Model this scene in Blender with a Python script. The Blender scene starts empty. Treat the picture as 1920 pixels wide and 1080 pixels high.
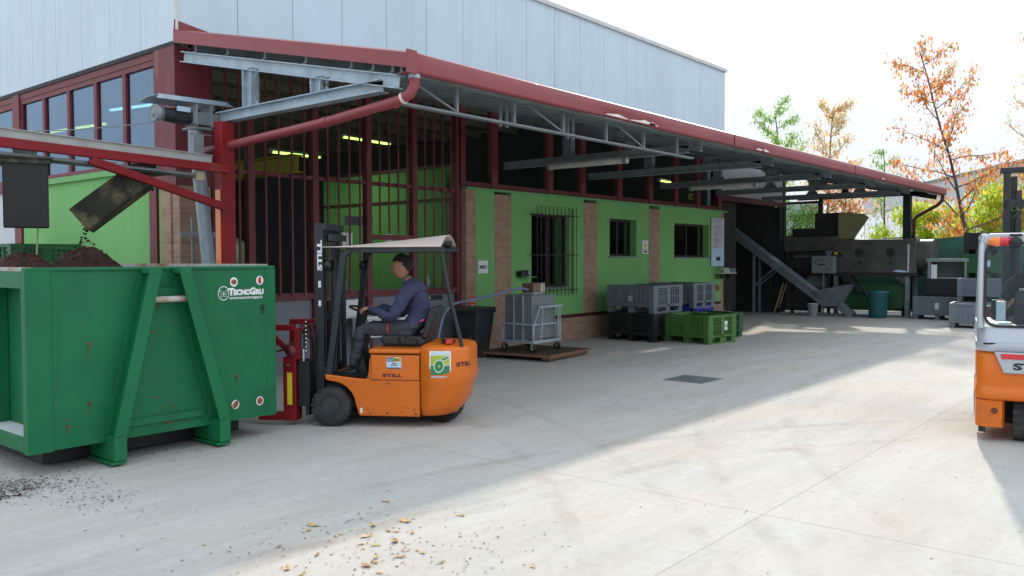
import bpy, bmesh, math, random
from mathutils import Vector, Matrix, noise
R = math.radians
random.seed(7)
C = bpy.context.scene.collection
SC = bpy.context.scene

# ---------------------------------------------------------------- camera
cam = bpy.data.cameras.new("camera"); cam.sensor_width = 36; cam.lens = 29.744
cam.clip_start = 0.05; cam.clip_end = 2000
co = bpy.data.objects.new("camera", cam); C.objects.link(co)
co.location = (0, 0, 1.75); co.rotation_euler = (R(90 - 1.966), R(0.12), R(39.8 - 90))
SC.camera = co
# ---------------------------------------------------------------- light
SUN_AZ, SUN_EL = 16.0, 28.0
W = bpy.data.worlds.new("World"); SC.world = W; W.use_nodes = True
nt = W.node_tree; bg = nt.nodes['Background']
sky = nt.nodes.new('ShaderNodeTexSky'); sky.sky_type = 'NISHITA'; sky.sun_disc = False
sky.sun_elevation = R(SUN_EL); sky.sun_rotation = R(90 - SUN_AZ); sky.dust_density = 3.0; sky.air_density = 1.0
tc = nt.nodes.new('ShaderNodeTexCoord'); mp = nt.nodes.new('ShaderNodeMapping')
mp.inputs['Scale'].default_value = (1, 1, 3.0); nt.links.new(tc.outputs['Generated'], mp.inputs[0])
nz = nt.nodes.new('ShaderNodeTexNoise'); nz.inputs['Scale'].default_value = 2.2; nz.inputs['Detail'].default_value = 6
nt.links.new(mp.outputs[0], nz.inputs['Vector'])
cr = nt.nodes.new('ShaderNodeValToRGB'); cr.color_ramp.elements[0].position = .30; cr.color_ramp.elements[1].position = .62
cr.color_ramp.elements[0].color = (.96, .96, .96, 1); cr.color_ramp.elements[1].color = (1, 1, 1, 1)
nt.links.new(nz.outputs[0], cr.inputs[0])
mx = nt.nodes.new('ShaderNodeMixRGB'); mx.inputs[2].default_value = (7.5, 8.3, 9.7, 1)
sx_ = nt.nodes.new('ShaderNodeSeparateXYZ'); nt.links.new(tc.outputs['Generated'], sx_.inputs[0])
ad_ = nt.nodes.new('ShaderNodeMath'); ad_.operation = 'MULTIPLY_ADD'; ad_.inputs[1].default_value = .5; nt.links.new(nz.outputs[0], ad_.inputs[0]); nt.links.new(sx_.outputs[2], ad_.inputs[2])
el = nt.nodes.new('ShaderNodeValToRGB'); E_ = el.color_ramp.elements   # thin cloud: greyer towards the horizon, brighter overhead
E_[0].position = .28; E_[0].color = (.525, .575, .635, 1); E_[1].position = .80; E_[1].color = (.80, .90, 1.0, 1)
e2 = E_.new(.44); e2.color = (.60, .635, .68, 1); e3 = E_.new(.54); e3.color = (.68, .74, .82, 1)
nt.links.new(ad_.outputs[0], el.inputs[0]); sc_ = nt.nodes.new('ShaderNodeVectorMath'); sc_.operation = 'SCALE'; sc_.inputs['Scale'].default_value = 9.4; nt.links.new(el.outputs[0], sc_.inputs[0]); nt.links.new(sc_.outputs[0], mx.inputs[2])
nt.links.new(cr.outputs[0], mx.inputs[0]); nt.links.new(sky.outputs[0], mx.inputs[1])
nt.links.new(mx.outputs[0], bg.inputs[0]); bg.inputs[1].default_value = 0.1
sl = bpy.data.lights.new("sun", 'SUN'); sl.energy = 2.6; sl.angle = R(1.6); sl.color = (1, .90, .76)
so = bpy.data.objects.new("sun", sl); C.objects.link(so)
sd = Vector((math.cos(R(SUN_EL)) * math.cos(R(SUN_AZ)), math.cos(R(SUN_EL)) * math.sin(R(SUN_AZ)), math.sin(R(SUN_EL))))
so.rotation_euler = sd.to_track_quat('Z', 'Y').to_euler(); so.location = (20, 5, 30)
SC.view_settings.view_transform = 'Standard'; SC.view_settings.look = 'None'
SC.view_settings.exposure = 0.75; SC.view_settings.gamma = 1
SC.cycles.max_bounces = 8; SC.cycles.transparent_max_bounces = 16

# ---------------------------------------------------------------- materials
def mat(name, col, rough=.6, metal=0., var=.12, vs=3., bump=.0, bs=40., dirt=None, dirtscale=1.5, dirtlo=.5, dirthi=.7,
        streak=False, spec=.5, coat=0., kind=None, emit=None, trans=0.):
    m = bpy.data.materials.new(name); m.use_nodes = True; t = m.node_tree; L = t.links.new
    p = t.nodes['Principled BSDF']; N = t.nodes.new
    p.inputs['Roughness'].default_value = rough; p.inputs['Metallic'].default_value = metal
    p.inputs['Specular IOR Level'].default_value = spec; p.inputs['Coat Weight'].default_value = coat
    p.inputs['Coat Roughness'].default_value = .15
    c = N('ShaderNodeTexCoord'); base = c.outputs['Object']
    n1 = N('ShaderNodeTexNoise'); n1.inputs['Scale'].default_value = vs; n1.inputs['Detail'].default_value = 5; L(base, n1.inputs['Vector'])
    hs = N('ShaderNodeMixRGB'); hs.blend_type = 'MIX'
    lo = [max(0, x * (1 - var)) for x in col]; hi = [min(1, x * (1 + var)) for x in col]
    r1 = N('ShaderNodeValToRGB'); r1.color_ramp.elements[0].position = .3; r1.color_ramp.elements[1].position = .7
    r1.color_ramp.elements[0].color = (*lo, 1); r1.color_ramp.elements[1].color = (*hi, 1); L(n1.outputs[0], r1.inputs[0])
    out = r1.outputs[0]
    if dirt:
        m2 = N('ShaderNodeMapping'); m2.inputs['Scale'].default_value = (1, 1, .12 if streak else 1); L(base, m2.inputs[0])
        n2 = N('ShaderNodeTexNoise'); n2.inputs['Scale'].default_value = dirtscale * (6 if streak else 1); n2.inputs['Detail'].default_value = 8
        n2.inputs['Roughness'].default_value = .65; L(m2.outputs[0], n2.inputs['Vector'])
        r2 = N('ShaderNodeValToRGB'); r2.color_ramp.elements[0].position = dirtlo; r2.color_ramp.elements[1].position = dirthi
        L(n2.outputs[0], r2.inputs[0])
        hs.inputs[2].default_value = (*dirt, 1); L(out, hs.inputs[1]); L(r2.outputs[0], hs.inputs[0]); out = hs.outputs[0]
    L(out, p.inputs['Base Color'])
    rr = N('ShaderNodeMapRange'); rr.inputs['To Min'].default_value = max(.02, rough - .1); rr.inputs['To Max'].default_value = min(1, rough + .12)
    L(n1.outputs[0], rr.inputs[0]); L(rr.outputs[0], p.inputs['Roughness'])
    if bump:
        n3 = N('ShaderNodeTexNoise'); n3.inputs['Scale'].default_value = bs; n3.inputs['Detail'].default_value = 4; L(base, n3.inputs['Vector'])
        b = N('ShaderNodeBump'); b.inputs['Strength'].default_value = min(1, bump); b.inputs['Distance'].default_value = .01
        L(n3.outputs[0], b.inputs['Height']); L(b.outputs[0], p.inputs['Normal'])
    if emit:
        p.inputs['Emission Color'].default_value = (*emit[:3], 1); p.inputs['Emission Strength'].default_value = emit[3]
    return m

def glassmat(name, tint=(.8, .85, .87), f0=.04, rough=.02, gcol=(.9, .95, 1), f1=.6):
    m = bpy.data.materials.new(name); m.use_nodes = True; t = m.node_tree; t.nodes.remove(t.nodes['Principled BSDF'])
    N = t.nodes.new; L = t.links.new; o = t.nodes['Material Output']
    tr = N('ShaderNodeBsdfTransparent'); tr.inputs[0].default_value = (*tint, 1)
    gl = N('ShaderNodeBsdfGlossy'); gl.inputs['Roughness'].default_value = rough; gl.inputs['Color'].default_value = (*gcol, 1)
    c = N('ShaderNodeTexCoord'); n = N('ShaderNodeTexNoise'); n.inputs['Scale'].default_value = 1.3; L(c.outputs['Object'], n.inputs['Vector'])
    b = N('ShaderNodeBump'); b.inputs['Strength'].default_value = .12; b.inputs['Distance'].default_value = .02
    L(n.outputs[0], b.inputs['Height']); L(b.outputs[0], gl.inputs['Normal'])
    f = N('ShaderNodeLayerWeight'); f.inputs[0].default_value = .5; pw = N('ShaderNodeMath'); pw.operation = 'POWER'; pw.inputs[1].default_value = 4.0
    L(f.outputs['Facing'], pw.inputs[0]); mr = N('ShaderNodeMapRange'); mr.inputs['To Min'].default_value = f0; mr.inputs['To Max'].default_value = f1; L(pw.outputs[0], mr.inputs[0])
    mxx = N('ShaderNodeMixShader'); L(mr.outputs[0], mxx.inputs[0]); L(tr.outputs[0], mxx.inputs[1]); L(gl.outputs[0], mxx.inputs[2]); L(mxx.outputs[0], o.inputs[0])
    return m

def brickmat(name, c1, c2, mortar):
    m = bpy.data.materials.new(name); m.use_nodes = True; t = m.node_tree; N = t.nodes.new; L = t.links.new
    p = t.nodes['Principled BSDF']; p.inputs['Roughness'].default_value = .85
    c = N('ShaderNodeTexCoord'); s = N('ShaderNodeSeparateXYZ'); L(c.outputs['Object'], s.inputs[0])
    a = N('ShaderNodeMath'); L(s.outputs[0], a.inputs[0]); L(s.outputs[1], a.inputs[1])
    k = N('ShaderNodeCombineXYZ'); L(a.outputs[0], k.inputs[0]); L(s.outputs[2], k.inputs[1])
    b = N('ShaderNodeTexBrick'); b.inputs['Scale'].default_value = 1; b.inputs['Brick Width'].default_value = .25; b.inputs['Row Height'].default_value = .065
    b.inputs['Mortar Size'].default_value = .006; b.inputs['Color1'].default_value = (*c1, 1); b.inputs['Color2'].default_value = (*c2, 1); b.inputs['Mortar'].default_value = (*mortar, 1)
    L(k.outputs[0], b.inputs['Vector'])
    n = N('ShaderNodeTexNoise'); n.inputs['Scale'].default_value = 6; L(c.outputs['Object'], n.inputs['Vector'])
    mm = N('ShaderNodeMixRGB'); mm.blend_type = 'MULTIPLY'; mm.inputs[0].default_value = .45; L(b.outputs[0], mm.inputs[1]); L(n.outputs[0], mm.inputs[2])
    L(mm.outputs[0], p.inputs['Base Color'])
    bp = N('ShaderNodeBump'); bp.inputs['Strength'].default_value = .5; bp.inputs['Distance'].default_value = .005; bp.invert = True
    L(b.outputs['Fac'], bp.inputs['Height']); L(bp.outputs[0], p.inputs['Normal'])
    return m

def groundmat():
    m = bpy.data.materials.new("concrete_yard"); m.use_nodes = True; t = m.node_tree; N = t.nodes.new; L = t.links.new
    p = t.nodes['Principled BSDF']
    c = N('ShaderNodeTexCoord')
    def nz(scale, det, rgh=.6, sx=1, sy=1):
        q = N('ShaderNodeMapping'); q.inputs['Scale'].default_value = (sx, sy, 1); L(c.outputs['Object'], q.inputs[0])
        n = N('ShaderNodeTexNoise'); n.inputs['Scale'].default_value = scale; n.inputs['Detail'].default_value = det; n.inputs['Roughness'].default_value = rgh
        L(q.outputs[0], n.inputs['Vector']); return n.outputs[0]
    def ramp(s, a, b, ca, cb):
        r = N('ShaderNodeValToRGB'); r.color_ramp.elements[0].position = a; r.color_ramp.elements[1].position = b
        r.color_ramp.elements[0].color = (*ca, 1); r.color_ramp.elements[1].color = (*cb, 1); L(s, r.inputs[0]); return r.outputs[0]
    def mul(a, b, f=1.):
        q = N('ShaderNodeMixRGB'); q.blend_type = 'MULTIPLY'; q.inputs[0].default_value = f; L(a, q.inputs[1]); L(b, q.inputs[2]); return q.outputs[0]
    base = ramp(nz(.45, 8, .6), .3, .7, (.47, .46, .45), (.52, .51, .49))
    fine = ramp(nz(14, 8, .75), .25, .75, (.86, .85, .84), (1.06, 1.06, 1.06))
    grit = ramp(nz(90, 4, .8), .2, .8, (.86, .86, .86), (1.1, 1.1, 1.1))
    streaks = ramp(nz(1.6, 7, .7, .25, 1.4), .38, .66, (.90, .885, .865), (1.03, 1.03, 1.03))
    stains = ramp(nz(1.1, 9, .72), .62, .80, (1, 1, 1), (.84, .80, .76))
    pale = ramp(nz(2.3, 9, .8), .60, .72, (1, 1, 1), (1.05, 1.05, 1.055))
    warm = ramp(nz(.8, 5, .6), .35, .68, (1.02, .985, .945), (.975, 1.0, 1.01))
    rubb = ramp(nz(2.1, 8, .7, .12, 1.6), .60, .74, (1, 1, 1), (.88, .87, .87))
    spots = ramp(nz(5.5, 3, .5), .70, .78, (1, 1, 1), (.80, .78, .76))
    col = mul(mul(mul(mul(mul(mul(mul(mul(base, fine), grit), streaks), stains), pale), warm), rubb), spots)
    # tyre tracks: broad arcs of rubber
    s = N('ShaderNodeSeparateXYZ'); L(c.outputs['Object'], s.inputs[0])
    wv = N('ShaderNodeTexWave'); wv.wave_type = 'RINGS'; wv.rings_direction = 'Z'; wv.inputs['Scale'].default_value = .55; wv.inputs['Distortion'].default_value = 5
    wv.inputs['Detail'].default_value = 3; wv.inputs['Detail Scale'].default_value = .3
    q = N('ShaderNodeMapping'); q.inputs['Location'].default_value = (-14, 9, 0); L(c.outputs['Object'], q.inputs[0]); L(q.outputs[0], wv.inputs['Vector'])
    tr = ramp(wv.outputs[0], .90, .99, (1, 1, 1), (.86, .85, .84))
    def arc(cx, cy, r, w, amt):
        sb = N('ShaderNodeVectorMath'); sb.operation = 'SUBTRACT'; sb.inputs[1].default_value = (cx, cy, 0); L(c.outputs['Object'], sb.inputs[0])
        ln = N('ShaderNodeVectorMath'); ln.operation = 'LENGTH'; L(sb.outputs[0], ln.inputs[0])
        a = N('ShaderNodeMath'); a.operation = 'SUBTRACT'; a.inputs[1].default_value = r; L(ln.outputs['Value'], a.inputs[0])
        b_ = N('ShaderNodeMath'); b_.operation = 'ABSOLUTE'; L(a.outputs[0], b_.inputs[0])
        m_ = N('ShaderNodeMapRange'); m_.inputs['From Min'].default_value = w; m_.inputs['From Max'].default_value = w * .4; m_.inputs['To Max'].default_value = amt; L(b_.outputs[0], m_.inputs[0])
        q = N('ShaderNodeMath'); q.operation = 'MULTIPLY'; L(m_.outputs[0], q.inputs[0]); L(ramp(nz(1.3, 6, .7), .42, .62, (0, 0, 0), (1, 1, 1)), q.inputs[1])
        k = N('ShaderNodeMixRGB'); k.blend_type = 'MULTIPLY'; k.inputs[2].default_value = (.72, .69, .66, 1); L(q.outputs[0], k.inputs[0]); return k
    for args in ((3, -5, 9.2, .10, .5), (3, -5, 10.05, .10, .5), (14, -8, 12.6, .11, .45), (14, -8, 13.5, .11, .45), (-4, 12, 12.2, .09, .5), (-4, 12, 13.0, .09, .5), (8, 20, 16.5, .1, .35)):
        k = arc(*args); L(col, k.inputs[1]); col = k.outputs[0]
    # joints sawn in the slab
    def joint(axis, off, per, w):
        a = N('ShaderNodeMath'); a.operation = 'ADD'; a.inputs[1].default_value = off; L(s.outputs[axis], a.inputs[0])
        w0 = N('ShaderNodeMath'); w0.operation = 'PINGPONG'; w0.inputs[1].default_value = per / 2; L(a.outputs[0], w0.inputs[0])
        g = N('ShaderNodeMath'); g.operation = 'LESS_THAN'; g.inputs[1].default_value = w; L(w0.outputs[0], g.inputs[0]); return g.outputs[0]
    j = N('ShaderNodeMath'); j.operation = 'MAXIMUM'; L(joint(0, -5.5 + 10, 5.0, .007), j.inputs[0]); L(joint(1, -2.35 + 10, 5.0, .006), j.inputs[1])
    jm = N('ShaderNodeMixRGB'); jm.inputs[2].default_value = (.17, .15, .13, 1)
    jf = N('ShaderNodeMath'); jf.operation = 'MULTIPLY'; jf.inputs[1].default_value = .38; L(j.outputs[0], jf.inputs[0]); L(jf.outputs[0], jm.inputs[0]); L(col, jm.inputs[1])
    L(jm.outputs[0], p.inputs['Base Color'])
    p.inputs['Roughness'].default_value = .9; p.inputs['Specular IOR Level'].default_value = .2
    b = N('ShaderNodeBump'); b.inputs['Strength'].default_value = .35; b.inputs['Distance'].default_value = .004; L(nz(55, 6, .8), b.inputs['Height']); L(b.outputs[0], p.inputs['Normal'])
    return m

def leafmat(name, cols):
    m = bpy.data.materials.new(name); m.use_nodes = True; t = m.node_tree; N = t.nodes.new; L = t.links.new
    t.nodes.remove(t.nodes['Principled BSDF']); o = t.nodes['Material Output']
    g = N('ShaderNodeNewGeometry'); r = N('ShaderNodeValToRGB'); e = r.color_ramp.elements
    e[0].color = (*cols[0], 1); e[1].color = (*cols[-1], 1)
    for i, cc in enumerate(cols[1:-1]):
        x = e.new((i + 1) / (len(cols) - 1)); x.color = (*cc, 1)
    L(g.outputs['Random Per Island'], r.inputs[0])
    d = N('ShaderNodeBsdfDiffuse'); tl = N('ShaderNodeBsdfTranslucent'); mxx = N('ShaderNodeMixShader'); mxx.inputs[0].default_value = .72
    L(r.outputs[0], d.inputs[0]); L(r.outputs[0], tl.inputs[0]); L(d.outputs[0], mxx.inputs[1]); L(tl.outputs[0], mxx.inputs[2]); L(mxx.outputs[0], o.inputs[0])
    return m

M = dict(
 ground=groundmat(),
 cladding=mat('cladding_panel', (.56, .66, .745), .45, 0, .05, .8, 0.1, 8, dirt=(.49, .58, .65), streak=True, dirtscale=.4, dirtlo=.5, dirthi=.8),
 trim=mat('pale_trim', (.62, .60, .58), .5, 0, .08, 4),
 oxide=mat('oxide_red_paint', (.150, .022, .032), .5, 0, .2, 3, .15, 30, dirt=(.30, .12, .08), dirtlo=.58, dirthi=.75, streak=True),
 oxidedark=mat('dark_red_paint', (.085, .016, .022), .5, 0, .2, 3),
 fascia=mat('fascia_red', (.255, .050, .058), .45, 0, .12, 1.2, .1, 6, dirt=(.16, .042, .045), dirtlo=.55, dirthi=.8),
 chip=mat('bare_scuffed_metal', (.75, .62, .62), .5, 0, .1, 8),
 red=mat('bright_red_paint', (.225, .007, .013), .5, 0, .15, 3, .1, 25, dirt=(.20, .05, .03), dirtlo=.6, dirthi=.74, spec=.35),
 green=mat('lime_render', (.195, .46, .155), .85, 0, .06, 1.2, .15, 60, dirt=(.15, .36, .14), dirtlo=.54, dirthi=.82, streak=True),
 greend=mat('pale_green_trim', (.17, .42, .16), .8, 0, .1, 2),
 brick=brickmat('facing_brick', (.44, .26, .18), (.54, .34, .24), (.44, .38, .32)),
 galv=mat('galvanised_steel', (.37, .46, .53), .45, .25, .14, 9, .1, 60, dirt=(.27, .32, .35), dirtscale=3),
 galvd=mat('weathered_zinc', (.22, .25, .27), .5, .3, .2, 5, .1, 40),
 sheet=mat('roof_sheet', (.135, .165, .18), .5, .2, .15, 2, dirt=(.12, .14, .15), dirtlo=.5, dirthi=.8),
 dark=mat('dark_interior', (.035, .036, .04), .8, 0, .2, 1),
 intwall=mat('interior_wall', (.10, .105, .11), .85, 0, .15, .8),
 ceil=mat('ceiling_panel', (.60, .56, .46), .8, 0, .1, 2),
 slab=mat('indoor_floor', (.16, .155, .15), .5, 0, .2, 1),
 glass=glassmat('window_glass', (.55, .62, .68), .26, .03, (.50, .68, .88), .8),
 glassd=glassmat('facade_glass', (.88, .91, .92), .002, .02, (.7, .8, .8), .05),
 glassc=glassmat('cab_glass', (.84, .93, .94), .035, .02, (.8, .95, 1), .5),
 glassf=glassmat('dusty_glass', (.50, .58, .54), .03, .1, (.8, .9, .9), .3),
 tube=mat('lit_tube', (.9, 1, .7), .5, emit=(.62, 1.0, .16, 1.9)),
 tubew=mat('lit_tube_cold', (.8, .95, 1), .5, emit=(.45, .85, 1.0, 2.2)),
 tubey=mat('lit_tube_warm', (.95, .95, .5), .5, emit=(.85, .95, .25, 1.9)),
 lens=mat('fixture_housing', (.55, .55, .50), .35, 0, .1, 5, dirt=(.3, .28, .24)),
 cgreen=mat('container_green', (.008, .152, .057), .5, 0, .14, 1.1, .1, 7, dirt=(.012, .105, .05), dirtlo=.5, dirthi=.8, spec=.3),
 rustrim=mat('rusty_rim', (.45, .47, .44), .7, 0, .2, 5, .3, 30, dirt=(.36, .17, .07), dirtscale=2.2, dirtlo=.48, dirthi=.62),
 trough=mat('pale_trough', (.40, .42, .41), .6, .1, .12, 5, .15, 30, dirt=(.20, .15, .12), dirtscale=3, dirtlo=.60, dirthi=.75),
 rust=mat('rust', (.17, .06, .025), .9, 0, .3, 8, .3, 40),
 pomace=mat('dark_pomace', (.060, .022, .014), .95, 0, .5, 9, .9, 45, dirt=(.02, .008, .006), dirtscale=14, dirtlo=.4, dirthi=.62),
 chute=mat('stained_chute', (.035, .034, .026), .62, .2, .4, 6, .3, 30, dirt=(.17, .15, .08), dirtscale=3, dirtlo=.52, dirthi=.66),
 chuted=mat('black_chute', (.012, .012, .012), .6, 0, .3, 6, .2, 20),
 orange=mat('orange_paint', (.68, .150, .008), .4, 0, .06, 2, .05, 10, dirt=(.42, .11, .02), dirtscale=2.5, dirtlo=.55, dirthi=.78, coat=.1, spec=.4),
 oranged=mat('orange_shade_and_scuff', (.12, .03, .008), .6),  # darkened orange: shade painted into gaps and slots, also used for scuffs
 mast=mat('anthracite_paint', (.017, .023, .027), .5, .0, .25, 6, .1, 30, dirt=(.07, .07, .065), dirtlo=.55, dirthi=.75),
 black=mat('black_plastic', (.012, .012, .013), .5, 0, .3, 8, .1, 50),
 rubber=mat('tyre_rubber', (.022, .022, .023), .85, 0, .3, 10, .3, 60, dirt=(.075, .07, .065), dirtscale=4, dirtlo=.45, dirthi=.7),
 chrome=mat('bright_steel', (.75, .76, .77), .22, .9, .05, 5),
 canopy=mat('pale_plastic_sheet', (.56, .47, .42), .55, 0, .08, 3, dirt=(.42, .36, .31), dirtlo=.5, dirthi=.75),
 vinyl=mat('seat_vinyl', (.018, .019, .021), .5, 0, .2, 6, .2, 30),
 white=mat('white_paint', (.78, .79, .80), .5, 0, .04, 3),
 offw=mat('off_white_panel', (.55, .57, .60), .6, 0, .06, 2),
 greyp=mat('grey_sill_panel', (.20, .215, .25), .6, 0, .08, 2, dirt=(.12, .12, .13), dirtlo=.55, dirthi=.8),
 bluew=mat('label_blue_white', (.50, .68, .85), .5, 0, .05, 8),
 yellow=mat('label_yellow', (.75, .62, .03), .5, 0, .08, 8),
 redl=mat('label_red', (.60, .05, .03), .5, 0, .1, 8),
 brownl=mat('sticker_brown', (.30, .09, .03), .6, 0, .5, 30),
 limel=mat('label_lime', (.42, .50, .06), .5, 0, .05, 8),
 dkgl=mat('label_green', (.03, .22, .09), .5, 0, .05, 8),
 navy=mat('navy_cloth', (.042, .047, .105), .9, 0, .18, 7, .5, 22),
 trouser=mat('slate_trousers', (.050, .054, .072), .9, 0, .2, 8, .5, 24),
 skin=mat('skin', (.42, .20, .13), .55, 0, .1, 12),
 hair=mat('dark_hair', (.012, .010, .010), .7, 0, .3, 60, .6, 150),
 boot=mat('dark_boot', (.03, .028, .028), .6, 0, .2, 15),
 lace=mat('orange_lace', (.65, .13, .04), .7),
 pink=mat('pink_cloth', (.75, .07, .25), .7),
 shirt=mat('black_shirt', (.016, .017, .022), .9, 0, .2, 7, .4, 25),
 cab=mat('silver_cab_paint', (.46, .49, .54), .3, .25, .05, 2, coat=.4),
 amber=mat('amber_lens', (.85, .20, .02), .2, 0, .1, 20, coat=.6),
 redlens=mat('red_lens', (.60, .015, .03), .2, 0, .1, 20, coat=.6),
 wood=mat('worn_board', (.075, .045, .03), .75, 0, .3, 4, .3, 30, dirt=(.05, .03, .02), dirtlo=.45, dirthi=.7),
 woode=mat('board_edge', (.20, .10, .06), .75, 0, .25, 8),
 bing=mat('grey_bin_plastic', (.15, .18, .215), .5, 0, .12, 3, .05, 20, dirt=(.10, .11, .12), dirtlo=.5, dirthi=.75),
 bingl=mat('green_bin_plastic', (.065, .165, .035), .5, 0, .12, 3, .05, 20, dirt=(.08, .17, .045), dirtlo=.5, dirthi=.75),
 binb=mat('black_bin_plastic', (.012, .013, .015), .5, 0, .2, 3),
 bindg=mat('dark_green_bin_plastic', (.02, .095, .035), .5, 0, .2, 3),
 blueb=mat('blue_crate_plastic', (.02, .04, .40), .45, 0, .1, 3),
 teal=mat('teal_barrel', (.018, .12, .14), .45, 0, .2, 3, dirt=(.03, .08, .09)),
 wheelie=mat('bin_black_plastic', (.024, .028, .032), .5, 0, .2, 3),
 tank=mat('grey_tank_steel', (.20, .225, .24), .42, .4, .12, 4, dirt=(.16, .17, .18), dirtlo=.5, dirthi=.8),
 tankd=mat('dark_tank_steel', (.11, .125, .13), .42, .4, .12, 4),
 bronze=mat('brown_cover', (.23, .13, .09), .35, .3, .1, 4),
 machine=mat('olive_machine_steel', (.115, .112, .102), .5, .25, .25, 2.5, .1, 12, dirt=(.06, .058, .054), dirtlo=.45, dirthi=.75),
 machd=mat('dark_machine_steel', (.036, .034, .034), .55, .2, .25, 3),
 cabinet=mat('control_cabinet', (.21, .265, .255), .5, 0, .06, 3),
 lidg=mat('yellowed_cover', (.26, .255, .14), .45, 0, .15, 3, dirt=(.22, .22, .10)),
 net=mat('green_netting', (.012, .07, .042), .8, 0, .3, 3, .3, 60, dirt=(.010, .06, .035), dirtlo=.45, dirthi=.65),
 bark=mat('bark', (.09, .075, .075), .9, 0, .3, 9, .6, 30),
 orleaf=leafmat('cherry_leaves', [(.72, .17, .06), (.74, .26, .06), (.78, .36, .08), (.42, .45, .12), (.66, .24, .14), (.50, .24, .18)]),
 pkleaf=leafmat('pinkish_leaves', [(.80, .42, .28), (.55, .62, .28), (.72, .50, .38), (.80, .42, .16), (.50, .60, .24)]),
 grleaf=leafmat('fresh_green_leaves', [(.14, .36, .08), (.26, .46, .12), (.40, .52, .14), (.18, .40, .12)]),
 ylleaf=leafmat('yellow_green_leaves', [(.48, .64, .07), (.66, .70, .10), (.34, .55, .08), (.74, .56, .08)]),
 bgwall=mat('far_wall', (.80, .83, .88), .7, 0, .06, .3),
 bgband=mat('far_wall_band', (.46, .47, .50), .7, 0, .06, .3),
 litter=mat('leaf_litter', (.10, .075, .04), .95, 0, .5, 30),
 dryleaf=mat('dry_leaf', (.50, .36, .15), .8, 0, .25, 40),
 dryleafb=mat('brown_leaf', (.42, .24, .11), .8, 0, .25, 40),
 hose=mat('blue_grey_hose', (.16, .20, .32), .35, 0, .15, 8, coat=.3),
 plank=mat('pale_pole', (.45, .38, .25), .8),
 iron=mat('wrought_iron', (.035, .02, .02), .6, 0, .2, 9),
)

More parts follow.
